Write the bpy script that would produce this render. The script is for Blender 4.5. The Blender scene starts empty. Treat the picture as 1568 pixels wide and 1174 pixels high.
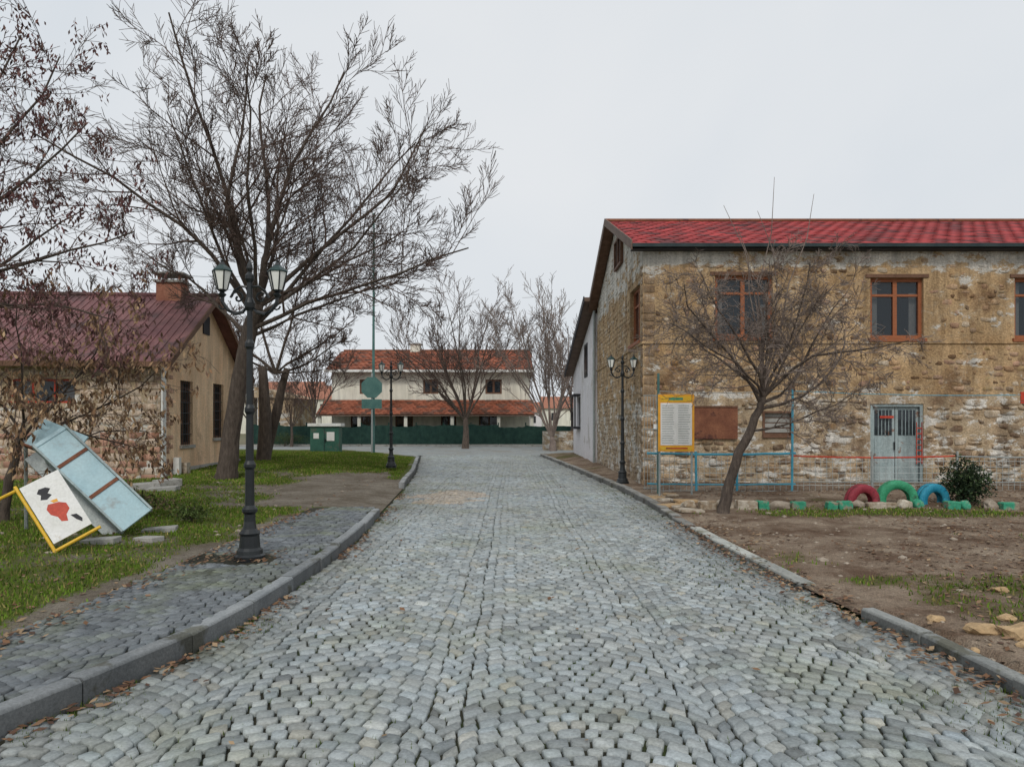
import bpy, math, random
import numpy as np
from mathutils import Vector, Matrix, noise
R=random.Random(7); NR=np.random.RandomState(5)
scene=bpy.context.scene
V=Vector
# ---------------------------------------------------------------- materials
def newmat(name):
    m=bpy.data.materials.new(name); m.use_nodes=True
    nt=m.node_tree; b=nt.nodes['Principled BSDF']; return m,nt,b
def N(nt,t,**k):
    n=nt.nodes.new(t)
    for a,v in k.items(): setattr(n,a,v)
    return n
def c4(c): return (c[0],c[1],c[2],1)
def noise_n(nt,co,scale,detail=3,rough=.6,dist=0):
    n=N(nt,'ShaderNodeTexNoise'); n.inputs['Scale'].default_value=scale; n.inputs['Detail'].default_value=detail
    n.inputs['Roughness'].default_value=rough; n.inputs['Distortion'].default_value=dist
    nt.links.new(co,n.inputs['Vector']); return n
def ramp(nt,src,stops):
    r=N(nt,'ShaderNodeValToRGB'); e=r.color_ramp.elements
    while len(e)<len(stops): e.new(.5)
    for i,(p,c) in enumerate(stops): e[i].position=p; e[i].color=c4(c) if not isinstance(c,(int,float)) else (c,c,c,1)
    nt.links.new(src,r.inputs[0]); return r
def mixc(nt,a,b,fac,mode='MIX'):
    m=N(nt,'ShaderNodeMix',data_type='RGBA',blend_type=mode); m.clamp_factor=True
    for s,i in ((fac,0),(a,6),(b,7)):
        if isinstance(s,(int,float)): m.inputs[i].default_value=s
        elif isinstance(s,tuple): m.inputs[i].default_value=c4(s)
        else: nt.links.new(s,m.inputs[i])
    return m.outputs[2]
def mapping(nt,tc,s):
    mp=N(nt,'ShaderNodeMapping'); mp.inputs['Scale'].default_value=s; nt.links.new(tc,mp.inputs[0]); return mp.outputs[0]
def math2(nt,op,a,b,c=None):
    m=N(nt,'ShaderNodeMath',operation=op)
    for i,s in enumerate((a,b,c)):
        if s is None: continue
        if isinstance(s,(int,float)): m.inputs[i].default_value=s
        else: nt.links.new(s,m.inputs[i])
    return m.outputs[0]
def mat(name,c1,c2,scale=4,rough=.85,bump=.3,bscale=40,bdist=.01,attr=False,metal=0,c3=None,s3=1.5,t3=(.55,.62),fine=.35,spec=.3,stretch=None,wash=False,streak=0):
    m,nt,b=newmat(name)
    tc=N(nt,'ShaderNodeTexCoord').outputs['Object']
    co=mapping(nt,tc,stretch) if stretch else tc
    n1=noise_n(nt,co,scale); col=ramp(nt,n1.outputs[0],[(.3,c1),(.7,c2)]).outputs[0]
    if c3 is not None:
        n3=noise_n(nt,tc,s3,5,.65,.3); f=ramp(nt,n3.outputs[0],[(t3[0],0),(t3[1],1)]).outputs[0]
        col=mixc(nt,col,c3,f)
    n2=noise_n(nt,co,bscale,3,.7); f2=ramp(nt,n2.outputs[0],[(.25,1-fine),(.75,1+fine*.6)]).outputs[0]
    col=mixc(nt,col,f2,1.0,'MULTIPLY')
    if attr:
        at=N(nt,'ShaderNodeAttribute',attribute_name='col'); col=mixc(nt,col,at.outputs[0],1.0,'MULTIPLY')
    if wash:
        sx=N(nt,'ShaderNodeSeparateXYZ'); nt.links.new(tc,sx.inputs[0]); z=sx.outputs[2]
        hi=ramp(nt,math2(nt,'DIVIDE',z,8.0),[(5.42/8,0),(5.66/8,1)]).outputs[0]
        lo=ramp(nt,math2(nt,'DIVIDE',z,8.0),[(2.15/8,1),(2.7/8,0)]).outputs[0]
        nw=noise_n(nt,mapping(nt,tc,(1,1,1.7)),1.7,6,.74,.2).outputs[0]
        v=math2(nt,'MULTIPLY_ADD',hi,.165,nw); v=math2(nt,'MULTIPLY_ADD',lo,.07,v)
        f=ramp(nt,v,[(.598,0),(.622,.94)]).outputs[0]
        hz=ramp(nt,v,[(.50,0),(.605,.40)]).outputs[0]
        col=mixc(nt,col,(.50,.42,.31),hz)
        col=mixc(nt,col,mixc(nt,(.70,.67,.61),f2,.8,'MULTIPLY'),f)
    if streak:
        ns=noise_n(nt,mapping(nt,tc,(2.2,2.2,.3)),1.3,4,.7).outputs[0]
        col=mixc(nt,col,ramp(nt,ns,[(.36,1-streak),(.62,1.12)]).outputs[0],1.0,'MULTIPLY')
    nt.links.new(col,b.inputs['Base Color'])
    b.inputs['Roughness'].default_value=rough; b.inputs['Metallic'].default_value=metal
    b.inputs['Specular IOR Level'].default_value=spec
    if bump:
        bp=N(nt,'ShaderNodeBump'); bp.inputs['Strength'].default_value=bump; bp.inputs['Distance'].default_value=bdist
        nt.links.new(n2.outputs[0],bp.inputs['Height']); nt.links.new(bp.outputs[0],b.inputs['Normal'])
    return m
def blendmat(name,ca,cb,ca2,cb2):
    m,nt,b=newmat(name); tc=N(nt,'ShaderNodeTexCoord').outputs['Object']
    n1=noise_n(nt,tc,1.1,6,.72); n2=noise_n(nt,tc,14,5,.75); n3=noise_n(nt,tc,70,2,.7)
    A=mixc(nt,ca,ca2,ramp(nt,n1.outputs[0],[(.38,0),(.62,1)]).outputs[0])
    B=mixc(nt,cb,cb2,ramp(nt,n2.outputs[0],[(.35,0),(.65,1)]).outputs[0])
    at=N(nt,'ShaderNodeAttribute',attribute_name='col')
    mm=math2(nt,'MULTIPLY_ADD',n2.outputs[0],1.2,-.6)
    f=ramp(nt,math2(nt,'ADD',at.outputs['Fac'],mm),[(.4,0),(.6,1)]).outputs[0]
    col=mixc(nt,A,B,f)
    col=mixc(nt,col,ramp(nt,n3.outputs[0],[(.3,.55),(.7,1.25)]).outputs[0],1.,'MULTIPLY')
    col=mixc(nt,col,ramp(nt,n2.outputs[0],[(.3,.68),(.7,1.15)]).outputs[0],1.,'MULTIPLY')
    nt.links.new(col,b.inputs['Base Color']); b.inputs['Roughness'].default_value=.95; b.inputs['Specular IOR Level'].default_value=.15
    bp=N(nt,'ShaderNodeBump'); bp.inputs['Strength'].default_value=.9; bp.inputs['Distance'].default_value=.03
    nt.links.new(math2(nt,'ADD',n2.outputs[0],n3.outputs[0]),bp.inputs['Height']); nt.links.new(bp.outputs[0],b.inputs['Normal'])
    return m
M={}
M['cobble']=mat('cobblestone',(.275,.31,.315),(.375,.405,.405),5,.50,.6,50,.006,attr=True,c3=(.265,.29,.235),s3=.7,t3=(.5,.7),spec=.5)
M['paver']=mat('sidewalk_stone',(.125,.142,.15),(.185,.20,.205),6,.62,.5,45,.006,attr=True,c3=(.165,.185,.11),s3=.9,t3=(.48,.7))
M['bed']=mat('joint_soil',(.018,.018,.013),(.046,.044,.027),3,.95,.5,60,.01,c3=(.04,.062,.014),s3=1.2,t3=(.5,.6))
M['kerb']=mat('kerb_concrete',(.24,.255,.255),(.36,.37,.36),3,.85,.5,50,.006,attr=True,c3=(.16,.16,.13),s3=2.5)
M['conc']=mat('concrete',(.3,.3,.28),(.42,.41,.38),3,.9,.5,50,.008,c3=(.2,.19,.16),s3=2)
M['verge']=blendmat('verge_ground',(.17,.14,.105),(.085,.13,.02),(.30,.265,.215),(.14,.145,.035))
M['dirt']=blendmat('dirt_ground',(.165,.105,.07),(.085,.11,.03),(.40,.315,.235),(.17,.13,.06))
M['ground']=mat('far_ground',(.1,.11,.05),(.2,.17,.11),.1,.95,.3,8)
M['farroad']=mat('far_cobble',(.23,.25,.25),(.33,.35,.34),1.5,.7,.8,9,.03,c3=(.24,.22,.18),s3=.5)
M['stone']=mat('rubble_stone',(.85,.78,.7),(1.05,1.03,1),5,.9,.9,26,.025,attr=True,c3=(.6,.47,.33),s3=1.3,t3=(.52,.7),fine=.5,wash=True,streak=.35)
M['mortar']=mat('mortar_tan',(.42,.27,.135),(.58,.41,.235),2,.95,.9,22,.03,c3=(.25,.15,.08),s3=1.1,t3=(.54,.68),fine=.5,wash=True,streak=.35)
M['mortarlow']=mat('mortar_pale',(.40,.29,.17),(.56,.44,.30),2,.95,.9,22,.03,c3=(.25,.165,.1),s3=1.1,t3=(.5,.65),fine=.5,wash=True,streak=.3)
M['white']=mat('white_render',(.72,.70,.72),(.82,.80,.81),1,.85,.2,30,.004,c3=(.58,.55,.53),s3=.7)
M['cream']=mat('cream_render',(.66,.64,.54),(.76,.75,.66),.6,.85,.2,30,.004,fine=.15,streak=.15)
M['stucco']=mat('peach_stucco',(.78,.52,.32),(.86,.64,.43),1.2,.9,.4,25,.008,c3=(.52,.36,.24),s3=1.0,t3=(.58,.70),streak=.22)
M['block']=mat('stone_block',(.85,.8,.72),(1.05,1,.95),3,.9,.6,30,.01,attr=True,c3=(.6,.5,.42),s3=1.6,streak=.25)
M['redroof']=mat('red_shingle',(.85,.8,.8),(1,1,1),3,.7,.3,40,.004,attr=True,c3=(.62,.55,.6),s3=.8,fine=.25,spec=.2)
M['oldroof']=mat('faded_red_metal',(.17,.07,.075),(.24,.115,.11),1,.6,.2,30,.004,c3=(.10,.055,.055),s3=.8,streak=.25)
M['tile']=mat('clay_tile',(.85,.8,.8),(1,1,1),1,.8,.3,20,.01,attr=True,c3=(.6,.55,.5),s3=.5)
M['iron']=mat('black_iron',(.007,.009,.011),(.016,.020,.022),8,.38,.15,60,.002,spec=.5,fine=.2)
M['lampcap']=mat('lantern_cap',(.015,.035,.035),(.035,.07,.065),20,.4,.1,60,.002)
M['glasswhite']=mat('frosted_glass',(.80,.82,.76),(.88,.88,.84),10,.3,0,10,fine=.05,spec=.5)
M['wood']=mat('orange_wood',(.27,.085,.035),(.38,.14,.06),6,.6,.3,30,.004,stretch=(1,1,6))
M['brownwood']=mat('brown_wood',(.12,.06,.035),(.2,.11,.07),5,.7,.3,30,.004)
M['rust']=mat('rust_panel',(.16,.06,.035),(.26,.11,.06),4,.8,.4,30,.006,c3=(.1,.04,.03),s3=2)
M['dark']=mat('dark_trim',(.02,.02,.025),(.04,.04,.045),3,.6,.1,30,.002)
M['fascia']=mat('teal_fascia',(.015,.03,.035),(.04,.06,.062),3,.6,.1,30,.002)
M['bargeb']=mat('brown_barge',(.13,.085,.065),(.2,.135,.1),3,.7,.2,30,.004)
M['room']=mat('dark_interior',(.012,.012,.014),(.03,.028,.026),2,.9,0,10)
M['curtain']=mat('curtain',(.4,.42,.4),(.6,.6,.56),9,.9,.2,30,.01,stretch=(6,6,1))
M['metalblue']=mat('blue_grey_metal',(.30,.38,.39),(.4,.47,.47),2,.5,.15,30,.003,c3=(.24,.13,.09),s3=3,t3=(.6,.66),streak=.3)
M['panelblue']=mat('pale_blue_panel',(.32,.49,.55),(.44,.60,.64),1.5,.4,.1,30,.003,c3=(.3,.33,.33),s3=2,t3=(.58,.7),fine=.15)
M['brick']=mat('red_brick',(.30,.12,.08),(.42,.2,.13),6,.9,.4,30,.006)
M['yellow']=mat('yellow_paint',(.7,.42,.03),(.8,.5,.05),8,.5,.1,40,.002,fine=.2)
M['orange']=mat('orange_paint',(.75,.34,.03),(.85,.42,.05),8,.5,.1,40,.002,fine=.15)
M['signwhite']=mat('sign_white',(.7,.7,.66),(.8,.8,.78),5,.5,.05,40,.002,fine=.12,c3=(.55,.5,.42),s3=4,t3=(.6,.7))
M['red']=mat('red_paint',(.46,.04,.02),(.56,.08,.04),6,.5,.1,40,.002,fine=.25,c3=(.2,.08,.05),s3=4,t3=(.58,.66))
M['redtyre']=mat('red_tyre',(.24,.025,.04),(.36,.05,.07),6,.6,.5,30,.006,c3=(.1,.04,.04),s3=5,t3=(.55,.7))
M['greentyre']=mat('green_tyre',(.03,.25,.12),(.06,.36,.19),6,.6,.5,30,.006,c3=(.04,.1,.06),s3=5,t3=(.58,.7))
M['bluetyre']=mat('blue_tyre',(.01,.20,.33),(.04,.31,.43),6,.6,.5,30,.006,c3=(.03,.09,.12),s3=5,t3=(.58,.7))
M['fgreen']=mat('green_painted_stone',(.03,.26,.15),(.08,.38,.24),6,.8,.6,25,.01,c3=(.3,.26,.19),s3=6,t3=(.5,.6))
M['fwhite']=mat('white_painted_stone',(.42,.36,.28),(.56,.51,.43),6,.85,.6,25,.01,c3=(.28,.21,.14),s3=5,t3=(.45,.6))
M['teal']=mat('teal_post',(.06,.15,.14),(.1,.21,.19),4,.5,.1,40,.002)
M['galv']=mat('galvanised',(.3,.34,.34),(.4,.43,.42),6,.5,.1,40,.002,metal=.3)
M['bluepaint']=mat('blue_pipe',(.05,.29,.42),(.10,.38,.5),8,.5,.1,40,.002,c3=(.25,.2,.15),s3=5,t3=(.6,.68))
M['netgreen']=mat('green_fence_cloth',(.010,.035,.03),(.025,.065,.05),3,.9,.5,15,.02)
M['box']=mat('green_box_paint',(.03,.10,.075),(.05,.15,.11),2,.55,.1,30,.002,c3=(.1,.13,.1),s3=3)
M['bark']=mat('bark',(.065,.050,.042),(.15,.118,.095),6,.95,.9,22,.03,stretch=(3,3,.7))
M['twig']=mat('twig_bark',(.085,.058,.05),(.15,.105,.085),3,.9,0,10)
M['twigpale']=mat('pale_twig',(.17,.13,.11),(.27,.22,.19),3,.9,0,10)
M['grass']=mat('grass_blades',(.8,.8,.8),(1,1,1),1,.8,0,10,attr=True,fine=.1,spec=.2)
M['leaf']=mat('dead_leaf',(.85,.8,.8),(1,1,1),2,.8,0,10,attr=True,fine=.1,spec=.2)
M['rock']=mat('rock',(.27,.22,.17),(.43,.37,.30),4,.9,.7,20,.02)
M['sandrock']=mat('sand_rock',(.38,.25,.13),(.52,.37,.21),4,.9,.7,20,.02)
def glass():
    m,nt,b=newmat('window_glass'); b.inputs['Base Color'].default_value=(.02,.03,.04,1); b.inputs['Roughness'].default_value=.06
    b.inputs['Specular IOR Level'].default_value=.8; b.inputs['Alpha'].default_value=.6
    tc=N(nt,'ShaderNodeTexCoord').outputs['Object']; n=noise_n(nt,tc,1.5,2); bp=N(nt,'ShaderNodeBump'); bp.inputs['Strength'].default_value=.2; bp.inputs['Distance'].default_value=.05
    nt.links.new(n.outputs[0],bp.inputs['Height']); nt.links.new(bp.outputs[0],b.inputs['Normal']); return m
M['glass']=glass()
# ---------------------------------------------------------------- object helpers
def link(o,parent=None):
    scene.collection.objects.link(o)
    if parent:
        o.parent=parent; o.matrix_parent_inverse=Matrix.Translation(-V(parent.location))
    return o
def empty(name,loc):
    e=bpy.data.objects.new(name,None); e.location=loc; e.empty_display_size=.3; scene.collection.objects.link(e); return e
class MB:
    def __init__(s): s.v=[];s.f=[];s.m=[];s.mats=[]
    def mi(s,k):
        if k not in s.mats: s.mats.append(k)
        return s.mats.index(k)
    def add(s,vs,fs,k):
        b=len(s.v); s.v+= [tuple(x) for x in vs]; i=s.mi(k)
        for f in fs: s.f.append([b+j for j in f]); s.m.append(i)
    def boxf(s,O,A,B,C,a0,a1,b0,b1,c0,c1,k):
        vs=[O+A*a+B*b+C*c for c in (c0,c1) for b in (b0,b1) for a in (a0,a1)]
        s.add(vs,[(0,2,3,1),(4,5,7,6),(0,1,5,4),(2,6,7,3),(0,4,6,2),(1,3,7,5)],k)
    def box(s,x0,x1,y0,y1,z0,z1,k): s.boxf(V((0,0,0)),V((1,0,0)),V((0,1,0)),V((0,0,1)),x0,x1,y0,y1,z0,z1,k)
    def poly(s,pts,k): s.add(pts,[tuple(range(len(pts)))],k)
    def lathe(s,c,prof,n,k,ph=0):
        vs=[];fs=[]
        for r,z in prof:
            for i in range(n):
                a=ph+2*math.pi*i/n; vs.append((c[0]+r*math.cos(a),c[1]+r*math.sin(a),c[2]+z))
        for j in range(len(prof)-1):
            for i in range(n):
                i2=(i+1)%n; fs.append((j*n+i,j*n+i2,(j+1)*n+i2,(j+1)*n+i))
        fs.append(tuple(range(n))[::-1]); fs.append(tuple((len(prof)-1)*n+i for i in range(n)))
        s.add(vs,fs,k)
    def tube(s,P,rad,n,k,cap=True):
        vs=[];fs=[];m=len(P)
        for j in range(m):
            t=(P[min(j+1,m-1)]-P[max(j-1,0)])
            if t.length<1e-9: t=V((0,0,1))
            t.normalize(); ref=V((1,0,0)) if abs(t.x)<.8 else V((0,1,0))
            a=t.cross(ref).normalized(); b=t.cross(a)
            for i in range(n):
                an=2*math.pi*i/n; vs.append(P[j]+(a*math.cos(an)+b*math.sin(an))*rad[j])
        for j in range(m-1):
            for i in range(n):
                i2=(i+1)%n; fs.append((j*n+i,j*n+i2,(j+1)*n+i2,(j+1)*n+i))
        if cap: fs.append(tuple(range(n))); fs.append(tuple((m-1)*n+i for i in range(n)))
        s.add(vs,fs,k)
    def obj(s,name,parent=None,smooth=False,bevel=0,loc=None):
        me=bpy.data.meshes.new(name); me.from_pydata(s.v,[],s.f)
        for k in s.mats: me.materials.append(M[k])
        me.polygons.foreach_set('material_index',s.m)
        if smooth: me.polygons.foreach_set('use_smooth',[True]*len(s.f))
        me.update(); o=bpy.data.objects.new(name,me); link(o,parent)
        if loc is not None: o.location=loc
        if bevel:
            b=o.modifiers.new('b','BEVEL'); b.width=bevel; b.segments=2; b.limit_method='ANGLE'
        return o
def fastmesh(name,verts,loops,starts,col,k,parent=None,smooth=True):
    me=bpy.data.meshes.new(name)
    me.vertices.add(len(verts)); me.vertices.foreach_set('co',np.ascontiguousarray(verts,dtype=np.float32).ravel())
    me.loops.add(len(loops)); me.loops.foreach_set('vertex_index',np.asarray(loops,dtype=np.int32))
    me.polygons.add(len(starts)); me.polygons.foreach_set('loop_start',np.asarray(starts,dtype=np.int32))
    me.update(calc_edges=True); me.validate()
    if col is not None:
        at=me.attributes.new('col','FLOAT_COLOR','POINT')
        c=np.ones((len(verts),4),dtype=np.float32); c[:,:3]=col; at.data.foreach_set('color',c.ravel())
    me.materials.append(M[k])
    me.polygons.foreach_set('use_smooth',[smooth]*len(me.polygons))
    o=bpy.data.objects.new(name,me); link(o,parent); return o
def stonefield(name,Q,top,col,mapf,k,parent=None,gap=.012,bev=.012,depth=.03,dome=.78,tilt=.04,cr=.22,smooth=True):
    Q=np.asarray(Q,float); n=len(Q); top=np.asarray(top,float); col=np.asarray(col,float)
    c=Q.mean(1,keepdims=True); d=Q-c; l=np.linalg.norm(d,axis=2,keepdims=True)
    gg=gap*(.7+.6*NR.rand(n,1,1)); Q1=c+d*np.maximum(.3,1-gg*.7/np.maximum(l,1e-6))
    prv=np.roll(Q1,1,axis=1); nxt=np.roll(Q1,-1,axis=1)
    crr=cr*(.5+1.0*NR.rand(n,4,1))
    p=np.stack([Q1+crr*(prv-Q1),Q1+crr*(nxt-Q1)],axis=2).reshape(n,8,2)
    p2=c+(p-c)*dome
    g=NR.randn(n,1,2)*tilt
    def w(pp,b): return b[:,None]+((pp-c)*g).sum(2)
    W0=np.full((n,8),-depth); W1=w(p,top-bev); W2=w(p2,top)
    UV=np.concatenate([p,p,p2],axis=1); W=np.concatenate([W0,W1,W2],axis=1)
    vt=mapf(UV.reshape(-1,2),W.reshape(-1))
    base=[]
    for r in (0,1):
        for i in range(8):
            i2=(i+1)%8; base+=[r*8+i,r*8+i2,(r+1)*8+i2,(r+1)*8+i]
    base+=[16+i for i in range(8)]
    base=np.array(base); loops=(base[None,:]+24*np.arange(n)[:,None]).ravel()
    st=np.array([4*i for i in range(17)]); starts=(st[None,:]+72*np.arange(n)[:,None]).ravel()
    return fastmesh(name,vt,loops,starts,np.repeat(col,24,axis=0),k,parent,smooth)
# ---------------------------------------------------------------- layout curves
KL=[(1,-3.6),(2,-3.25),(3,-2.9),(3.75,-2.70),(4.12,-2.57),(4.64,-2.40),(5.39,-2.25),(6.65,-2.16),(8.19,-2.14),(10.2,-2.19),(13,-2.38),(18,-2.72),(24,-3.25),(30,-3.95),(36,-4.6),(60,-5)]
KR=[(1,3.12),(4.28,3.08),(5.38,3.04),(6.12,2.93),(7.09,2.87),(9.55,2.77),(12.6,2.73),(16.7,2.70),(24.8,2.19),(30,1.85),(36,1.4),(60,1.2)]
def xl(y): return float(np.interp(y,[a for a,b in KL],[b for a,b in KL]))
def xr(y): return float(np.interp(y,[a for a,b in KR],[b for a,b in KR]))
def ss(a,b,x):
    t=max(0,min(1,(x-a)/(b-a))); return t*t*(3-2*t)
def nz(x,y,s=1,o=0): return noise.noise(V((x*s+o+.37,y*s+.21,o*1.7+.13)))
# ---------------------------------------------------------------- ground
mb=MB(); mb.poly([(-2500,-2500,-.08),(2500,-2500,-.08),(2500,2500,-.08),(-2500,2500,-.08)],'ground'); mb.obj('ground')
mb=MB(); ys=np.arange(0,38,1.0)
for a,b in zip(ys[:-1],ys[1:]): mb.poly([(xl(a)-.1,a,-.028),(xr(a)+.1,a,-.028),(xr(b)+.1,b,-.028),(xl(b)-.1,b,-.028)],'bed')
mb.poly([(-45,36.6,-.012),(9,36.6,-.012),(9,51.2,-.012),(-45,51.2,-.012)],'farroad')
road=mb.obj('road')
def cobbles(y0,y1,xa,xb,W,dy,A,inside,colf,zf,n_per=10,jit=.005,phase=0):
    """segmental-arc paving: every row is a chain of arches, stones set perpendicular to the arch"""
    Q=[];T=[];C=[]; rows=int((y1-y0+1)/dy)
    s0=int(math.floor(xa/W))-1; s1=int(math.ceil(xb/W))+1
    def cusp(s,yb): return (s-.5)*W+phase+.06*nz(s*3.3,yb,.3,4)
    for k in range(-8,rows):
        yb=y0+k*dy; rowv=R.uniform(.93,1.07)
        for s in range(s0,s1+1):
            c0,c1=cusp(s,yb),cusp(s+1,yb); d0,d1=cusp(s,yb+dy),cusp(s+1,yb+dy); inter=(k+s)%2
            n=n_per+(1 if inter else 0); ex=(.03 if inter else -.025)
            ts=[-.5-ex/W]+[(i+R.uniform(-.15,.15))/n-.5 for i in range(1,n)]+[.5+ex/W]
            def P(t,kk,a,b):
                x=(a+b)/2+t*(b-a); y=y0+kk*dy+A*(1-4*min(t*t,.25)); return (x+nz(x,y,1.1)*.02,y+nz(x,y,.9,5)*.03)
            for i in range(n):
                t0,t1=ts[i],ts[i+1]
                def up(t):
                    sl=-8*A*t/W; sh=-sl*dy/(1+sl*sl)*(1-min(1,2*abs(t))**4)*.9; a=P(t,k+1,d0,d1); return (a[0]+sh,a[1])
                q=[P(t0,k,c0,c1),P(t1,k,c0,c1),up(t1),up(t0)]
                q=[(a+R.uniform(-jit,jit),b+R.uniform(-jit,jit)) for a,b in q]
                cx=sum(a for a,b in q)/4; cy=sum(b for a,b in q)/4
                if not inside(cx,cy): continue
                Q.append(q); T.append(zf(cx,cy)+R.uniform(-.006,.005)); c=colf(cx,cy); C.append(tuple(v*rowv for v in c))
    return Q,T,C
def ccol(x,y):
    v=R.gauss(1,.14)
    if R.random()<.07: v*=.68
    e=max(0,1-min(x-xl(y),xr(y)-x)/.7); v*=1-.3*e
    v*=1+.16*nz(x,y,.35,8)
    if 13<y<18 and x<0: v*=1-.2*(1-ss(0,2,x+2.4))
    w=R.gauss(0,.02)+.03*nz(x,y,.4)+.03*e
    if R.random()<.05: w+=.08
    return (v*(1+w),v,v*(1-w*1.2))
def pc(a): return lambda UV,W: np.stack([UV[:,0],UV[:,1],W+a],axis=1)
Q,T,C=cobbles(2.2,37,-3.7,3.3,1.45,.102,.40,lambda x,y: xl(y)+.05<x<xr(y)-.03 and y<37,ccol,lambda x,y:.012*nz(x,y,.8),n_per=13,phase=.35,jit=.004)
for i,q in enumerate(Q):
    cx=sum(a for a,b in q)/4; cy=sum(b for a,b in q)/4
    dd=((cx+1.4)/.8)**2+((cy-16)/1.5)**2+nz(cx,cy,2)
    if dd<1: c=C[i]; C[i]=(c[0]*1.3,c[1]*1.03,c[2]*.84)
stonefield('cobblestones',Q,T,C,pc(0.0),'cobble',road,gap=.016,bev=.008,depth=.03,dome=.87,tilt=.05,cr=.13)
sw_=MB(); ys=[1.5]+list(np.arange(2,13.1,.5))
for a,b in zip(ys[:-1],ys[1:]): sw_.poly([(-3.64,a,.105),(xl(a)-.10,a,.105),(xl(b)-.10,b,.105),(-3.64,b,.105)],'bed')
sidewalk=sw_.obj('sidewalk')
def insw(x,y):
    if not(-3.6<x<xl(y)-.15 and 1.8<y<12.9-.25*nz(x,y,2)): return False
    if math.hypot(x+2.98,(y-8.0))<.36 or (x<-2.9 and abs(y-8)<.3): return False
    return y<11.5 or x>-3.6+(y-11.5)*.25
Q,T,C=cobbles(1.5,13.2,-3.8,-2,1.3,.100,.30,insw,lambda x,y:(lambda v:(v,v,v*1.03))(R.gauss(1,.17)),lambda x,y:.005*nz(x,y,.9),n_per=12,phase=.5)
stonefield('sidewalk_pavers',Q,T,C,pc(.13),'paver',sidewalk,gap=.012,bev=.006,depth=.03,dome=.88,tilt=.03,cr=.12)
# ---------------------------------------------------------------- kerbs
def kerb(name,pts,top,width,side,seg=.95,col=(1,1,1),gap=.012):
    P=[V((a,b)) for a,b in pts]; L=[0]
    for a,b in zip(P[:-1],P[1:]): L.append(L[-1]+(b-a).length)
    def at(s):
        return V((float(np.interp(s,L,[p.x for p in P])),float(np.interp(s,L,[p.y for p in P]))))
    vs=[];loops=[];st=[];cols=[]; s=0
    while s<L[-1]-.2:
        e=min(s+seg,L[-1]); a=at(s+gap/2); b=at(e-gap/2); d=(b-a).normalized()
        nn=V((-d.y,d.x)) if side<0 else V((d.y,-d.x))
        off=nn*R.uniform(-.016,.016); tz=R.uniform(-.012,.012); ca=.018
        tp=top((a.y+b.y)/2,a.x)+tz
        prof=[(0,-.08),(0.0,tp-ca),(ca,tp),(width-ca*.6,tp),(width,tp-ca*.6),(width,-.08)]
        base=len(vs); c=R.uniform(.72,1.15)
        for q in (a,b):
            for (w_,z_) in prof:
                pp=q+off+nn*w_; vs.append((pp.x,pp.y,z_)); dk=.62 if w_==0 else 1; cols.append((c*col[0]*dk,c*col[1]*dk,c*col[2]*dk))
        m=len(prof)
        for i in range(m-1):
            st.append(len(loops)); loops+=[base+i,base+i+1,base+m+i+1,base+m+i]
        st.append(len(loops)); loops+=[base+i for i in range(m)]
        st.append(len(loops)); loops+=[base+m+i for i in range(m)][::-1]
        s=e
    return fastmesh(name,np.array(vs),loops,st,np.array(cols),'kerb',None,False)
def fine(K,y0,y1,st=.3): 
    return [(float(np.interp(y,[a for a,b in K],[b for a,b in K])),y) for y in np.arange(y0,y1,st)]
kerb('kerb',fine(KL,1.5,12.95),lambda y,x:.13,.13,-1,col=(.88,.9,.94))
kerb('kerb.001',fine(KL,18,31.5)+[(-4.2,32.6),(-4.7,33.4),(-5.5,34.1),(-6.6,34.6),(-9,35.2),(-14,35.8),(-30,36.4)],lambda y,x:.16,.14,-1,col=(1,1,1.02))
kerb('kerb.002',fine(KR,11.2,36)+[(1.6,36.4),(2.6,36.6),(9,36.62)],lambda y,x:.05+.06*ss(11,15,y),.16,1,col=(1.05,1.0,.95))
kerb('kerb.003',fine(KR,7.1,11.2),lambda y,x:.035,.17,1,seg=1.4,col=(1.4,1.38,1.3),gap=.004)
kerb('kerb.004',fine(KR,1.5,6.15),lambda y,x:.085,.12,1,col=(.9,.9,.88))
# ---------------------------------------------------------------- verge (left) & dirt (right)
def hL(x,y):
    h=.10+.17*ss(15,22,y)*ss(0,2.5,xl(y)-x)+.10*ss(4,9,-x)
    h+=.025*nz(x,y,.7)+.012*nz(x,y,2.5,3)
    if 12.9<y<18.3: h=h*ss(-.05,.9,xl(y)-x)+(-.01)*(1-ss(-.05,.9,xl(y)-x))
    if y<12.9 and x>-3.64: h=.06
    if y>=18.3: h=min(h,.15+max(0,xl(y)-x-.1)*.15)
    return h
def gL(x,y):
    g=.76+.65*nz(x,y,.45,9)+.35*nz(x,y,1.6,2)
    if y>13: g-=1.2*(1-ss(1.2,2.8,xl(y)-x))*(1-ss(18,21,y))
    g-=.55*math.exp(-(((y-16.2)/1.2)**2))*(1-ss(3,6,-x-3))
    g-=.5*math.exp(-((x+3.75)/.2)**2)
    if y>21: g+=.35
    return max(0,min(1,g))
def hR(x,y):
    d=x-xr(y)
    h=.02+.04*ss(0,2,d)+.07*ss(13.15,13.5,y)*ss(.2,1,d)+.03*nz(x,y,.6)+.02*nz(x,y,2.2,4)+.008*nz(x,y,6,9)
    if y<6.2: h+=.04*ss(.05,.3,d)
    if y>12: h=max(h,.05)+.02*ss(13,15,y)
    if d<.25: h=min(h,.06 if y>11.2 else .018)
    return h
def gR(x,y):
    g=.14+.5*nz(x,y,.5,21)+.3*nz(x,y,2.1,7)
    g+=.5*math.exp(-((y-12.5)/.7)**2)*ss(3.6,4.6,x)
    if y<7.5: g+=.32*ss(3.2,3.8,x)
    if y>30: g+=.3
    return max(0,min(1,g))
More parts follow.
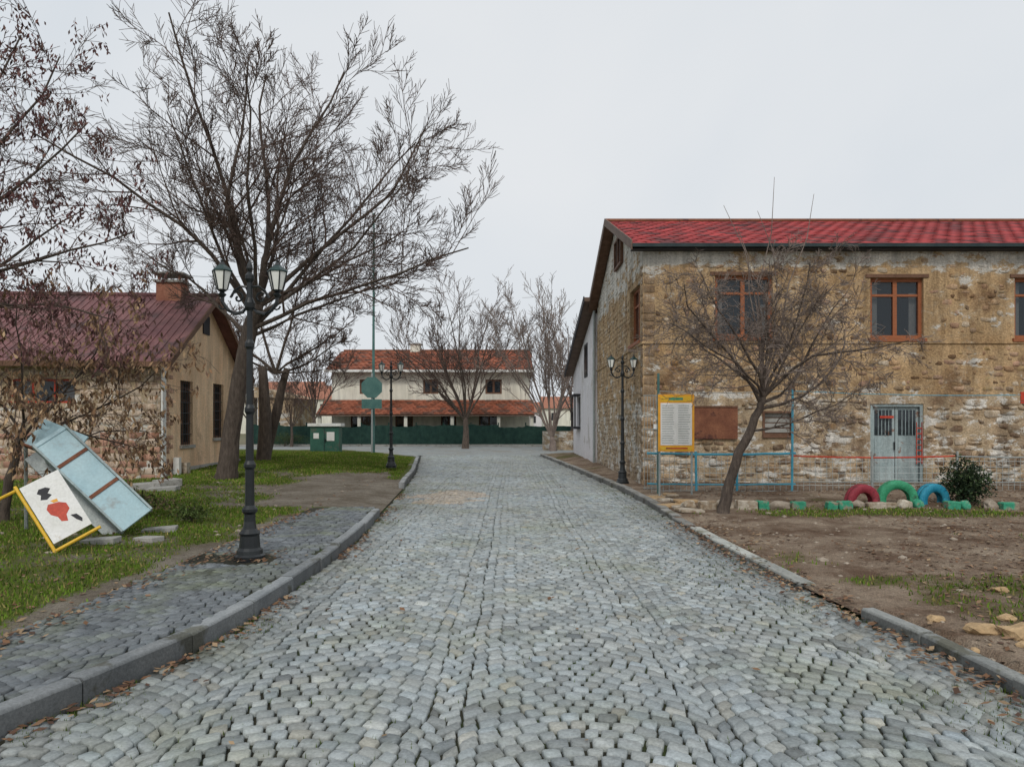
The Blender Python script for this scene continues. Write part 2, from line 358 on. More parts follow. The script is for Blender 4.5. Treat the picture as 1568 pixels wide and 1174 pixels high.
def sheet(name,xa,xb,ys,nx,hf,gf,k,pw=1.6,rev=False):
    vs=[];cols=[];loops=[];st=[]
    for y in ys:
        a=xa(y); b=xb(y)
        for i in range(nx):
            t=(i/(nx-1))**pw; x=a+(b-a)*t
            vs.append((x,y,hf(x,y))); g=gf(x,y); cols.append((g,g,g))
    for j in range(len(ys)-1):
        for i in range(nx-1):
            st.append(len(loops)); q=[j*nx+i,j*nx+i+1,(j+1)*nx+i+1,(j+1)*nx+i]
            loops+= q[::-1] if rev else q
    return fastmesh(name,np.array(vs),loops,st,np.array(cols),k,None,True)
sheet('grass_verge',lambda y:xl(y)-.04,lambda y:-45,list(np.arange(1,20,.15))+list(np.arange(20,32,.4))+list(np.arange(32,35.0,.3)),150,lambda x,y:hL(x,y) if y<32 or x<-4.7-(y-33)*2.5 else -.06,gL,'verge',2.2,True)
sheet('dirt_yard',lambda y:xr(y)+.03,lambda y:45,list(np.arange(1,20,.12))+list(np.arange(20,36.6,.5)),190,hR,gR,'dirt',2.2)
def blades(name,n,xr_,yr_,gf,hf,hh=(.025,.06),thr=.5):
    P=[];C=[];cnt=0
    while cnt<n:
        y=yr_[0]+(yr_[1]-yr_[0])*R.random()**1.3; x=R.uniform(*xr_); cnt+=1
        if gf(x,y)+R.uniform(-.18,.18)<thr: continue
        z=hf(x,y)-.005; a=R.random()*6.28; l=R.uniform(*hh); w=.006+.0006*y; le=R.uniform(0,.04)
        dx,dy=math.cos(a)*w,math.sin(a)*w
        P+=[(x-dx,y-dy,z),(x+dx,y+dy,z),(x+R.uniform(-le,le),y+R.uniform(-le,le),z+l)]
        b=R.uniform(.65,1.25)*(1+.35*nz(x,y,1.2,40))
        c=(.12*b,.20*b,.02*b) if R.random()<.80 else (.30*b,.26*b,.09*b)
        C+=[c]*3
    n3=len(P); return fastmesh(name,np.array(P),np.arange(n3),np.arange(0,n3,3),np.array(C),'grass',None,False)
blades('grass',160000,(-13,-3.0),(4.5,32),lambda x,y: gL(x,y) if x<xl(y)-.3 and (x<-3.6 or y>13) else 0,hL)
blades('grass.001',50000,(3.0,14),(4,13.3),gR,lambda x,y:hR(x,y),thr=.47)
P=[];C=[]
for _ in range(15000):
    y=3.3+R.random()**1.3*16; side=R.random()
    x=(xl(y)+abs(R.gauss(0,.25))) if side<.4 else ((xr(y)-abs(R.gauss(0,.4))) if side<.8 else R.uniform(xl(y),xr(y)))
    if nz(x,y,1.1,17)<.05: continue
    a=R.random()*6.28; w=.005; l=R.uniform(.008,.026)
    P+=[(x-math.cos(a)*w,y-math.sin(a)*w,-.02),(x+math.cos(a)*w,y+math.sin(a)*w,-.02),(x+R.uniform(-.01,.01),y+R.uniform(-.01,.01),l-.004)]; b=R.uniform(.6,1.2); C+=[(.11*b,.16*b,.03*b)]*3
fastmesh('grass.002',np.array(P),np.arange(len(P)),np.arange(0,len(P),3),np.array(C),'grass',None,False)
def leafscatter(name,pts,cols,size=(.016,.04)):
    P=[];C=[]
    for (x,y,z) in pts:
        a=R.random()*6.28; s=R.uniform(*size); t=R.uniform(-.35,.35); t2=R.uniform(-.35,.35)
        u=V((math.cos(a),math.sin(a),t))*s; w=V((-math.sin(a),math.cos(a),t2))*s*.55; c=V((x,y,z+.006+abs(t)*s))
        P+=[tuple(c-u),tuple(c-w),tuple(c+u),tuple(c+w)]
        k=R.choice(cols); b=R.uniform(.7,1.25); C+=[(k[0]*b,k[1]*b,k[2]*b)]*4
    n4=len(P); return fastmesh(name,np.array(P),np.arange(n4),np.arange(0,n4,4),np.array(C),'leaf',None,False)
LC=[(.18,.10,.055),(.24,.15,.09),(.11,.065,.045),(.32,.23,.14)]
pts=[]
for _ in range(5200):
    y=4+R.random()**1.2*20; x=R.uniform(-11,-3.5)
    if nz(x,y,.6,33)+R.uniform(-.3,.3)>0: pts.append((x,y,hL(x,y)))
for _ in range(900):
    y=3.4+R.random()*14; x=xl(y)+abs(R.gauss(0,.09))+.02
    if nz(0,y,.7,3)>-.05: pts.append((x,y,.0))
for _ in range(600):
    y=3.4+R.random()*9; x=-3.6+abs(R.gauss(0,.18)); pts.append((x,y,.135))
for _ in range(160): pts.append((-2.98+R.gauss(0,.25),8.0+R.gauss(0,.22),.135))
leafscatter('fallen_leaves',pts,LC)
pts=[]
for _ in range(15000):
    y=4+R.random()**1.1*14; x=R.uniform(3.0,13.5)
    dens=nz(x,y,.45,13)+.35*math.exp(-((y-11-.15*(x-6))/1.0)**2)*ss(5,8,x)
    if dens+R.uniform(-.25,.25)>.08: pts.append((x,y,hR(x,y)))
for _ in range(1400):
    y=3.6+R.random()*8; x=xr(y)+R.gauss(0,.16)-.03; pts.append((x,y,.012 if x<xr(y) else hR(x,y)+.01))
for _ in range(200):
    y=3.5+R.random()*22; x=R.uniform(xl(y),xr(y)); pts.append((x,y,.006))
leafscatter('fallen_leaves.001',pts,LC)
# rocks
def rockmesh(mb,c,s,k,seed,sub=2):
    import bmesh
    bm=bmesh.new(); bmesh.ops.create_icosphere(bm,subdivisions=sub,radius=1)
    vs=[]
    for v in bm.verts:
        d=1+.45*noise.noise(v.co*1.4+V((seed*3.1,0,0)))
        vs.append((c[0]+v.co.x*s[0]*d,c[1]+v.co.y*s[1]*d,c[2]+v.co.z*s[2]*d))
    mb.add(vs,[tuple(v.index for v in f.verts) for f in bm.faces],k); bm.free()
mb=MB()
for i,(x,y,s) in enumerate([(3.55,5.35,.10),(3.75,5.2,.13),(4.0,5.1,.12),(3.4,5.7,.06),(3.9,5.6,.06),(3.62,5.0,.05),(3.3,5.05,.04),(4.6,6.7,.06)]):
    rockmesh(mb,(x,y,hR(x,y)+s*.2),(s*1.3,s,s*.5),'sandrock',i)
mb.obj('sandstone_rocks')
mb=MB()
for i in range(620):
    y=R.uniform(4.5,17); x=R.uniform(3.0,13); s=R.uniform(.010,.03) if R.random()<.93 else R.uniform(.04,.08)
    rockmesh(mb,(x,y,hR(x,y)),(s*1.2,s,s*.6),'rock',i,1)
for i in range(120):
    y=R.uniform(6,20); x=R.uniform(-10,-3.7); s=R.uniform(.012,.045)
    rockmesh(mb,(x,y,hL(x,y)),(s*1.2,s,s*.6),'rock',i+500,1)
mb.obj('pebbles')
mb=MB()
for (x,y,a,l,w,z) in [(-5.0,10.1,.3,.22,.13,.02),(-4.75,9.3,-.4,.17,.1,.02),(-5.2,9.0,.1,.2,.12,.03),(-7.6,15.5,.2,.3,.2,.05),(-7.9,16.3,.9,.25,.2,.12),(-8.1,15.7,.5,.3,.2,.1)]:
    A=V((math.cos(a),math.sin(a),.05)); B=V((-math.sin(a),math.cos(a),0)); mb.boxf(V((x,y,hL(x,y)-.02)),A,B,V((0,0,1)),-l,l,-w,w,0,z+.05,'conc')
mb.obj('concrete_rubble',bevel=.01)
mb=MB()
for i in range(16):
    x=R.uniform(2.95,3.4); y=R.uniform(12.7,15.8); a=R.uniform(-.5,.5); l=R.uniform(.12,.26); A=V((math.cos(a),math.sin(a),R.uniform(-.1,.1))); B=V((-math.sin(a),math.cos(a),0))
    mb.boxf(V((x,y,hR(x,y)-.02+.02*(i%2))),A,B,V((0,0,1)),-l,l,-l*.7,l*.7,0,.05,'sandrock' if i%3==0 else 'fwhite')
mb.obj('broken_stone_slabs',bevel=.012)
# ---------------------------------------------------------------- facade tools
class F:
    def __init__(s,O,S,Nn,parent): s.O=V(O); s.S=V(S).normalized(); s.N=V(Nn).normalized(); s.p=parent; s.Z=V((0,0,1))
    def pt(s,a,z,n=0): return s.O+s.S*a+s.Z*z+s.N*n
    def box(s,mb,a0,a1,z0,z1,n0,n1,k): mb.boxf(s.O,s.S,s.Z,s.N,a0,a1,z0,z1,n0,n1,k)
    def mapf(s,off=0):
        O=np.array(s.O);S=np.array(s.S);Nn=np.array(s.N);Z=np.array((0,0,1.))
        return lambda UV,W: O+UV[:,:1]*S+UV[:,1:]*Z+(W[:,None]+off)*Nn
def wall(f,name,a0,a1,z0,z1,ops,k,rev=.22,ksplit=None):
    mb=MB(); A=sorted(set([a0,a1]+[o[0] for o in ops]+[o[1] for o in ops])); Zs=sorted(set([z0,z1]+[o[2] for o in ops]+[o[3] for o in ops]+([ksplit[0]] if ksplit else [])))
    for i in range(len(A)-1):
        for j in range(len(Zs)-1):
            ca=(A[i]+A[i+1])/2; cz=(Zs[j]+Zs[j+1])/2
            if any(o[0]<ca<o[1] and o[2]<cz<o[3] for o in ops): continue
            kk=ksplit[1] if ksplit and cz<ksplit[0] else k
            mb.poly([f.pt(A[i],Zs[j]),f.pt(A[i+1],Zs[j]),f.pt(A[i+1],Zs[j+1]),f.pt(A[i],Zs[j+1])],kk)
    for o in ops:
        x0,x1,y0,y1=o[:4]
        for (p,q) in (((x0,y0),(x1,y0)),((x1,y0),(x1,y1)),((x1,y1),(x0,y1)),((x0,y1),(x0,y0))):
            mb.poly([f.pt(p[0],p[1]),f.pt(q[0],q[1]),f.pt(q[0],q[1],-rev),f.pt(p[0],p[1],-rev)],k)
    return mb.obj(name,f.p)
def rubble(f,name,a0,a1,z0,ztop,ops,colf,k='stone',hh=(.12,.22),ww=(.16,.42),prot=(-.012,.03),jit=.025,skip=.0,gap=.03,cr=.2):
    Q=[];T=[];C=[]; z=z0
    while True:
        h=R.uniform(*hh)
        if z+h>max(ztop(a0),ztop(a1),ztop((a0+a1)/2)): break
        a=a0-R.uniform(0,.2)
        while a<a1:
            w=R.uniform(*ww); x0,x1=max(a,a0),min(a+w,a1); cx=(x0+x1)/2
            am=.05 if jit>.01 else .006
            wz=am*nz(x0,z,.5); wz2=am*nz(x1,z,.5); u0=am*nz(x0,z+h,.5); u1=am*nz(x1,z+h,.5)
            ok= x1-x0>.07 and z+h+.04<ztop(x0) and z+h+.04<ztop(x1) and not any(x1>o[0]-.02 and x0<o[1]+.02 and z+h>o[2]-.03 and z<o[3]+.03 for o in ops)
            if ok and R.random()>skip:
                j=jit; q=[(x0,z+wz),(x1,z+wz2),(x1,z+h+u1),(x0,z+h+u0)]
                q=[(p+(R.uniform(-j,j) if a0+.03<p<a1-.03 else 0),r+R.uniform(-j,j)) for p,r in q]
                if jit>.01 and h>.14 and R.random()<.3:
                    m0=((q[0][0]+q[3][0])/2,(q[0][1]+q[3][1])/2); m1=((q[1][0]+q[2][0])/2,(q[1][1]+q[2][1])/2)
                    for qq in ([q[0],q[1],m1,m0],[m0,m1,q[2],q[3]]): Q.append(qq); T.append(R.uniform(*prot)); C.append(colf(cx,z))
                else: Q.append(q); T.append(R.uniform(*prot)); C.append(colf(cx,z))
            a+=w
        z+=h
    return stonefield(name,Q,T,C,f.mapf(),k,f.p,gap=gap,bev=.014,depth=.03,dome=.86,tilt=.06,cr=cr)
def window(f,name,a0,a1,z0,z1,k,mull=2,trans=None,rec=.14,fw=.07,curtain=True,bars=False,sill=None):
    mb=MB()
    f.box(mb,a0,a0+fw,z0,z1,-rec-.05,-rec+.04,k); f.box(mb,a1-fw,a1,z0,z1,-rec-.05,-rec+.04,k)
    f.box(mb,a0+fw,a1-fw,z0,z0+fw,-rec-.05,-rec+.035,k); f.box(mb,a0+fw,a1-fw,z1-fw,z1,-rec-.05,-rec+.035,k)
    for i in range(1,mull):
        c=a0+(a1-a0)*i/mull; f.box(mb,c-fw*.6,c+fw*.6,z0+fw,z1-fw,-rec-.04,-rec+.03,k)
    if trans:
        zt=z0+(z1-z0)*trans; f.box(mb,a0+fw,a1-fw,zt-fw*.35,zt+fw*.35,-rec-.035,-rec+.025,k)
    mb.poly([f.pt(a0+.02,z0+.02,-rec-.01),f.pt(a1-.02,z0+.02,-rec-.01),f.pt(a1-.02,z1-.02,-rec-.01),f.pt(a0+.02,z1-.02,-rec-.01)],'glass')
    f.box(mb,a0-.05,a1+.05,z0-.05,z1+.05,-1.2,-1.15,'room')
    for (p,q,r,s_) in ((a0-.05,a0-.03,z0,z1),(a1+.03,a1+.05,z0,z1)): f.box(mb,p,q,r,s_,-1.14,-rec-.06,'room')
    if curtain:
        f.box(mb,a0+.03,a0+(a1-a0)*R.uniform(.1,.3),z0+.03,z1-.03,-rec-.14,-rec-.12,'curtain'); f.box(mb,a1-(a1-a0)*R.uniform(.08,.35),a1-.03,z0+.03,z0+(z1-z0)*R.uniform(.5,.95),-rec-.14,-rec-.12,'curtain')
    if bars:
        n=max(3,int((a1-a0)/.13))
        for i in range(1,n): c=a0+(a1-a0)*i/n; f.box(mb,c-.009,c+.009,z0,z1,-.05,-.03,'iron')
        for i in range(1,6): c=z0+(z1-z0)*i/6; f.box(mb,a0,a1,c-.009,c+.009,-.049,-.033,'iron')
    if sill: f.box(mb,a0-.06,a1+.06,z0-.09,z0-.003,-rec,.06,sill)
    return mb.obj(name,f.p)
def tiles(name,parent,E,U,Vv,LU,LV,tw,th,colf,k,lift=.035,off=True,gap=.01):
    U=V(U).normalized(); Vv=V(Vv).normalized(); Nn=U.cross(Vv).normalized(); E=V(E)
    vs=[];cols=[];loops=[];st=[]
    rows=int(round(LV/th)); colsN=int(round(LU/tw)); tw=LU/colsN; th=LV/rows
    for r in range(rows):
        sh=(.5*tw if (off and r%2) else 0)
        for c in range(-1 if sh else 0,colsN):
            a0=max(0,c*tw+sh); a1=min(LU,(c+1)*tw+sh)
            if a1-a0<.02: continue
            b0=r*th-.02; b1=(r+1)*th+.02; l=lift*R.uniform(.8,1.2); base=len(vs); g=gap/2
            m=(a0+a1)/2
            for (a,b,w) in ((a0+g,b0,0),(a1-g,b0,0),(a0+g,b0,l*.55),(m,b0-.02,l),(a1-g,b0,l*.55),(a0+g,b1,.004),(m,b1,.014),(a1-g,b1,.004)):
                vs.append(tuple(E+U*a+Vv*b+Nn*w))
            cc=colf(m,b0); cols+=[cc]*8
            for q in ([0,1,4,3,2],[2,3,6,5],[3,4,7,6]): st.append(len(loops)); loops+=[base+i for i in q]
    return fastmesh(name,np.array(vs),loops,st,np.array(cols),k,parent,False)
# ---------------------------------------------------------------- right stone house
GX=3.3; FY=17.9; BY=27.5; RX=21.0; HE=6.08; RZ=7.95; RY=(FY+BY)/2
sh=empty('stone_house',(GX,FY,0))
ff=F((GX,FY,0),(1,0,0),(0,-1,0),sh); fg=F((GX,BY,0),(0,-1,0),(-1,0,0),sh)
opsF=[(1.81,3.26,3.81,5.36),(5.72,7.06,3.78,5.30),(9.35,10.7,3.78,5.30),(13.2,14.6,3.78,5.3),(5.72,7.06,.12,2.13),(3.0,3.76,1.28,1.95)]
wall(ff,'front_wall',0,RX-GX,-.1,HE,opsF,'mortar',ksplit=(2.35,'mortarlow'))
def colF(a,z):
    w=nz(a,z,.5,3)
    if z<2.3+.5*w:
        r=R.random()
        if nz(a,z,.8,15)>.25: b=R.uniform(.5,.68); return (b,b*.92,b*.8)
        if r<.22: b=R.uniform(.5,.66); return (b,b*.88,b*.72)
        if r<.75: b=R.uniform(.34,.52); return (b,b*.75,b*.5)
        b=R.uniform(.17,.28); return (b,b*.68,b*.46)
    if R.random()<.16: b=R.uniform(.5,.66); return (b,b*.86,b*.68)
    b=R.uniform(.34,.55); return (b,b*R.uniform(.64,.74),b*R.uniform(.36,.5)) if R.random()<.88 else (.2,.125,.07)
rubble(ff,'front_rubble_low',.3,RX-GX,-.02,lambda a:2.45,opsF,colF,hh=(.10,.24),ww=(.14,.44),prot=(-.014,.04),jit=.035,cr=.17)
rubble(ff,'front_rubble_mid',.3,RX-GX,2.45,lambda a:3.66,opsF,colF,hh=(.09,.18),ww=(.11,.34),prot=(-.028,.022),skip=.14,jit=.032)
rubble(ff,'front_rubble_high',.3,RX-GX,3.72,lambda a:HE-.05,opsF,colF,hh=(.09,.17),ww=(.10,.32),prot=(-.030,.020),skip=.18,jit=.032)
def quoins(f,name,a0,a1):
    Q=[];T=[];C=[];z=0
    while z<HE-.3:
        h=R.uniform(.18,.3); Q.append([(a0,z),(a1,z),(a1,z+h),(a0,z+h)]); T.append(R.uniform(.005,.02)); b=R.uniform(.3,.46); C.append((b,b*.72,b*.47)); z+=h
    stonefield(name,Q,T,C,f.mapf(),'stone',sh,gap=.02,bev=.012,dome=.9,tilt=.02,cr=.1)
quoins(ff,'corner_quoins',0,.3)
mb=MB(); ff.box(mb,-.02,RX-GX,3.64,3.70,-.1,.035,'mortar'); mb.obj('floor_band',sh,bevel=.01)
for i,o in enumerate(opsF[:4]): window(ff,'upper_window_%d'%i,*o,'wood',mull=2,trans=.72,rec=.13,fw=.085,sill='wood')
mb=MB()
for o in opsF[:4]: ff.box(mb,o[0]-.12,o[1]+.12,o[3]+.003,o[3]+.09,-.1,.03,'brownwood')
mb.obj('lintels',sh)
mb=MB(); a0,a1,z0,z1=opsF[4]
ff.box(mb,a0,a0+.07,z0,z1,-.15,-.03,'metalblue'); ff.box(mb,a1-.07,a1,z0,z1,-.15,-.03,'metalblue'); ff.box(mb,a0+.07,a1-.07,z1-.07,z1,-.15,-.03,'metalblue')
m=(a0+a1)/2
for (p,q) in ((a0+.08,m-.01),(m+.01,a1-.08)):
    ff.box(mb,p,q,z0+.02,z1-.08,-.13,-.10,'metalblue')
    for (u,v_) in ((z0+.08,z0+.6),(z0+.66,z0+1.15)): 
        ff.box(mb,p+.07,q-.07,u,v_,-.099,-.085,'metalblue')
    ff.box(mb,p+.07,q-.07,z0+1.22,z1-.15,-.099,-.09,'glass')
    for i in range(1,5): c=p+.07+(q-p-.14)*i/5; ff.box(mb,c-.008,c+.008,z0+1.22,z1-.15,-.089,-.075,'metalblue')
for i in range(7): 
    zz=z0+.55+i*.14; ff.box(mb,a1-.17,a1-.03,zz,zz+.025,-.02,-.008,'red')
ff.box(mb,a1-.175,a1-.16,z0+.5,z0+1.55,-.025,-.006,'red'); ff.box(mb,a1-.04,a1-.025,z0+.5,z0+1.55,-.025,-.006,'red')
ff.box(mb,m-.04,m-.02,z0+.85,z0+1.05,-.09,-.04,'iron')
ff.box(mb,a0-.1,a1+.1,z0-.16,z0-.002,-.2,.18,'conc')
ff.box(mb,a0+.25,a0+.6,z1-.36,z1-.30,-.03,-.015,'red')
mb.obj('metal_door',sh)
mb=MB(); ff.box(mb,1.27,2.36,1.25,2.04,.045,.07,'rust'); ff.box(mb,1.27,2.36,2.043,2.08,.03,.09,'brownwood')
a0,a1,z0,z1=opsF[5]; ff.box(mb,a0,a1,z0,z1,-.12,-.08,'brownwood'); 
for (p,q,r,s_) in ((a0,a1,z1-.05,z1),(a0,a1,z0,z0+.05),(a0,a0+.05,z0+.05,z1-.05),(a1-.05,a1,z0+.05,z1-.05)): ff.box(mb,p,q,r,s_,-.079,.05,'brownwood')
for i in range(1,5): ff.box(mb,a0+.05,a1-.05,z0+i*.13,z0+i*.13+.1,-.078,-.06,'conc')
ff.box(mb,.25,.7,1.5,1.62,.045,.06,'signwhite')
mb.obj('wall_boards',sh)
D=BY-FY
def ztop(a): 
    t=abs(a-D/2)/(D/2); return HE+(RZ-.05-HE)*(1-t)
opsG=[(D-1.95,D-.45,3.79,5.27),(D-4.3,D-3.2,1.1,1.9)]
wall(fg,'gable_wall',0,D,-.1,HE,opsG,'mortar',ksplit=(2.35,'mortarlow'))
mb=MB(); mb.poly([fg.pt(0,HE),fg.pt(D,HE),fg.pt(D/2,RZ-.05)],'mortarlow'); mb.obj('gable_peak',sh)
def colG(a,z):
    if z<1.8: b=R.uniform(.38,.6); return (b,b*.84,b*.66)
    b=R.uniform(.46,.62); return (b,b*.76,b*.5)
opsG2=opsG+[(D-4.55,D-3.1,6.35,7.4)]
rubble(fg,'gable_rubble',0,D-.3,0,ztop,opsG2,colG,hh=(.1,.18),ww=(.14,.36),prot=(-.014,.022),skip=.06)
quoins(fg,'corner_quoins_side',D-.3,D)
window(fg,'gable_window',*opsG[0],'wood',mull=2,trans=.7,sill='wood'); window(fg,'gable_low_window',*opsG[1],'signwhite',mull=1)
fgA=F(fg.pt(0,0,.20),fg.S,fg.N,sh); window(fgA,'attic_window',D-4.5,D-3.15,6.4,7.3,'brownwood',mull=2,curtain=False)
mb=MB(); fg.box(mb,0,D,3.64,3.70,-.1,.035,'mortar'); mb.obj('side_band',sh)
mb=MB(); mb.box(GX+.05,RX-.02,BY-.3,BY,-.1,HE,'mortar'); mb.box(RX-.3,RX,FY+.01,BY-.31,-.1,HE,'mortar'); mb.obj('back_walls',sh)
ov=.30; gx0=GX-.32; LU=RX+.3-gx0
sl=V((0,RY-FY,RZ-HE)).normalized(); ey=FY-ov; ez=HE-ov*(RZ-HE)/(RY-FY)+.12; LV=math.hypot(RY-ey,RZ+.12-ez)
mb=MB()
mb.add([(gx0,ey,ez),(gx0+LU,ey,ez),(gx0+LU,RY,RZ+.12),(gx0,RY,RZ+.12),(gx0,ey,ez-.1),(gx0+LU,ey,ez-.1),(gx0+LU,RY,RZ+.02),(gx0,RY,RZ+.02),
  (gx0,2*RY-ey,ez),(gx0+LU,2*RY-ey,ez),(gx0,2*RY-ey,ez-.1),(gx0+LU,2*RY-ey,ez-.1)],
  [(0,1,2,3),(4,7,6,5),(0,4,5,1),(3,2,9,8),(7,10,11,6),(8,9,11,10)],'dark')
mb.obj('roof_slab',sh)
def rcol(a,b):
    v=R.uniform(.6,1.25)*(1+.2*nz(a,b,.5,4)); return (.36*v,.037*v,.036*v) if R.random()<.82 else (.17*v,.035*v,.035*v)
tiles('roof_shingles_front',sh,(gx0,ey,ez+.006),(1,0,0),sl,LU,LV,.36,.30,rcol,'redroof',lift=.02,gap=.02)
tiles('roof_shingles_back',sh,(gx0+LU,2*RY-ey,ez+.006),(-1,0,0),(0,-sl.y,sl.z),LU,LV,.6,.5,rcol,'redroof')
mb=MB()
mb.tube([V((gx0,RY,RZ+.15)),V((gx0+LU,RY,RZ+.15))],[.07,.07],8,'rust'); mb.obj('ridge_cap',sh)
mb=MB()
for sgn in (0,1):
    y0=ey if sgn==0 else 2*RY-ey; P0=V((gx0-.03,y0,ez-.14)); P1=V((gx0-.03,RY,RZ-.02)); d=P1-P0
    mb.boxf(P0,d.normalized(),V((1,0,0)),V((0,0,1)),0,d.length,0,.03,0,.24,'bargeb')
    mb.boxf(P0+V((.035,0,.02)),d.normalized(),V((1,0,0)),V((0,0,1)),0,d.length,0,.3,0,.03,'brownwood')
mb.obj('barge_boards',sh)
mb=MB(); mb.box(gx0,gx0+LU,ey-.09,ey-.005,ez-.09,ez-.005,'fascia'); mb.box(gx0,gx0+LU,ey,FY-.002,ez-.12,ez-.09,'dark')
mb.tube([V((GX-.12,BY+.05,6.0)),V((GX-.12,BY+.05,.1))],[.05,.05],8,'galv')
mb.obj('gutter',sh)
# ---------------------------------------------------------------- white annex
an=empty('white_house',(3.2,36.5,0)); fa=F((3.15,36.5,0),(0,-1,0),(-1,0,0),an)
opsA=[(2.2,3.7,1.5,2.9)]
wall(fa,'side_wall',0,8.9,-.1,4.0,opsA,'white')
mb=MB(); mb.poly([fa.pt(0,4.0),fa.pt(8.9,4.0),fa.pt(8.9,6.0),fa.pt(0,4.1)],'white'); mb.box(3.15,12,36.45,36.5,-.1,4.0,'white'); mb.box(3.2,12,27.6,27.65,-.1,5.9,'white'); mb.obj('upper_wall',an)
window(fa,'bay_window',*opsA[0],'dark',mull=2)
mb=MB(); fa.box(mb,2.1,3.8,1.38,1.49,0,.3,'dark'); fa.box(mb,2.1,3.8,2.92,3.0,0,.32,'dark')
for a in (2.12,3.72): fa.box(mb,a,a+.06,1.49,2.92,.22,.28,'dark')
fa.box(mb,5.7,6.9,3.6,5.0,-.01,.03,'dark'); fa.box(mb,5.8,6.8,3.7,4.9,.031,.04,'glass')
mb.obj('bay_frame',an)
mb=MB(); P0=V((2.75,36.9,4.02)); P1=V((2.75,27.0,6.22)); d=P1-P0
mb.boxf(P0,d.normalized(),V((1,0,0)),V((0,0,1)),0,d.length,0,9,.05,.2,'bargeb'); mb.boxf(P0,d.normalized(),V((1,0,0)),V((0,0,1)),0,d.length,-.04,0,-.02,.24,'dark')
mb.obj('roof',an)
# ---------------------------------------------------------------- left house
RL=math.radians(3.5); S1=V((-math.cos(RL),-math.sin(RL),0))
LC0=V((-8.83,17.9,0)); FS=-S1
NF=V((math.sin(RL),-math.cos(RL),0)); GN=V((math.cos(RL),math.sin(RL),0)); GS=V((-math.sin(RL),math.cos(RL),0))
lh=empty('old_house',tuple(LC0)); LW=9.0; DG=6.1; EH=3.35; AH=5.3
fl=F(LC0-FS*LW,FS,NF,lh); fk=F(LC0,GS,GN,lh)
opsL=[(LW-3.7,LW-2.1,2.15,2.75),(LW-6.5,LW-5.2,1.2,2.4)]
wall(fl,'front_wall',0,LW,-.1,EH,opsL,'mortarlow')
def colL(a,z):
    b=R.uniform(.5,.72)
    if z<1.3 and R.random()<.8: b=R.uniform(.35,.52); return (b,b*.6,b*.46)
    return (b,b*.84,b*.7)
rubble(fl,'front_blocks',0,LW-.02,0,lambda a:EH,opsL,colL,k='block',hh=(.17,.19),ww=(.34,.44),prot=(.002,.014),jit=.006,gap=.018,cr=.07)
window(fl,'strip_window',*opsL[0],'red',mull=3,curtain=True,fw=.05); window(fl,'low_window',*opsL[1],'signwhite',mull=2)
opsK=[(1.2,2.05,1.05,2.8),(3.65,4.55,1.2,2.85)]
wall(fk,'gable_wall',0,DG,-.1,EH,opsK,'stucco')
mb=MB(); mb.poly([fk.pt(0,EH),fk.pt(DG,EH),fk.pt(DG/2,AH)],'stucco'); fk.box(mb,DG/2-.25,DG/2+.25,4.25,4.8,.0,.03,'dark'); fk.box(mb,0.0,.22,0,EH,-.02,.035,'signwhite'); fk.box(mb,.23,DG,-.05,.45,-.02,.05,'conc'); mb.obj('gable_peak',lh)
for i,o in enumerate(opsK): window(fk,'tall_window_%d'%i,*o,'brownwood',mull=2,trans=.7,bars=True,curtain=False,sill='conc')
Q=[];T=[];C=[]
for i in range(22):
    z=.5+i*.12
    for j in range(R.choice([0,1,1,2,2])):
        Q.append([(.24+j*.25,z),(.47+j*.25,z),(.47+j*.25,z+.11),(.24+j*.25,z+.11)]); T.append(.012); b=R.uniform(.4,.6); C.append((b,b*.66,b*.5))
stonefield('exposed_bricks',Q,T,C,fk.mapf(),'block',lh,gap=.014,bev=.006,dome=.9,tilt=.02,cr=.06)
mb=MB(); mb.boxf(LC0,FS,GS,V((0,0,1)),-LW,0,DG-.2,DG,-.1,EH,'stucco'); mb.boxf(LC0,FS,GS,V((0,0,1)),-LW-.01,-LW+.2,.01,DG-.21,-.1,EH,'stucco')
fk.box(mb,.6,.75,.1,.75,.05,.2,'signwhite'); fk.box(mb,.85,1.1,.1,.6,.05,.3,'fwhite')
mb.obj('back_walls',lh)
mb=MB()
def lp(a,b,z): return LC0+FS*a+GS*b+V((0,0,z))
o_=.4; sl_=(AH-EH)/(DG/2); a0=-LW-.4; a1=.35
z_e=EH-o_*sl_+.08
vs=[lp(a0,-o_,z_e),lp(a1,-o_,z_e),lp(a1,DG/2,AH+.08),lp(a0,DG/2,AH+.08),lp(a0,DG+o_,z_e),lp(a1,DG+o_,z_e)]
vs+= [v-V((0,0,.08)) for v in vs]
mb.add(vs,[(0,1,2,3),(3,2,5,4),(6,9,8,7),(9,10,11,8),(0,6,7,1),(1,7,8,2),(2,8,11,5),(4,5,11,10),(0,3,9,6),(3,4,10,9)],'oldroof')
d1=(vs[2]-vs[1]); 
for i in range(49):
    a=a0+(a1-a0)*i/48; P=lp(a,-o_,z_e+.004); mb.boxf(P,d1.normalized(),FS,V((0,0,1)),0,d1.length,-.012,.012,0,.018,'oldroof')
mb.tube([vs[3]+V((0,0,.03)),vs[2]+V((0,0,.03))],[.06,.06],6,'oldroof')
for (p,q) in ((vs[1],vs[2]),(vs[5],vs[2])):
    d=q-p; mb.boxf(p-V((0,0,.16)),d.normalized(),FS,V((0,0,1)),0,d.length,.003,.04,0,.17,'brownwood')
mb.boxf(lp(a0,-o_,z_e-.14),FS,GS,V((0,0,1)),0,a1-a0,-.03,-.003,0,.13,'brownwood')
mb.obj('roof',lh)
mb=MB(); mb.boxf(lp(-.95,DG/2,0),FS,GS,V((0,0,1)),-.35,.35,-.3,.3,AH-.2,AH+.42,'brick'); mb.boxf(lp(-.95,DG/2,0),FS,GS,V((0,0,1)),-.42,.42,-.36,.36,AH+.423,AH+.49,'conc')
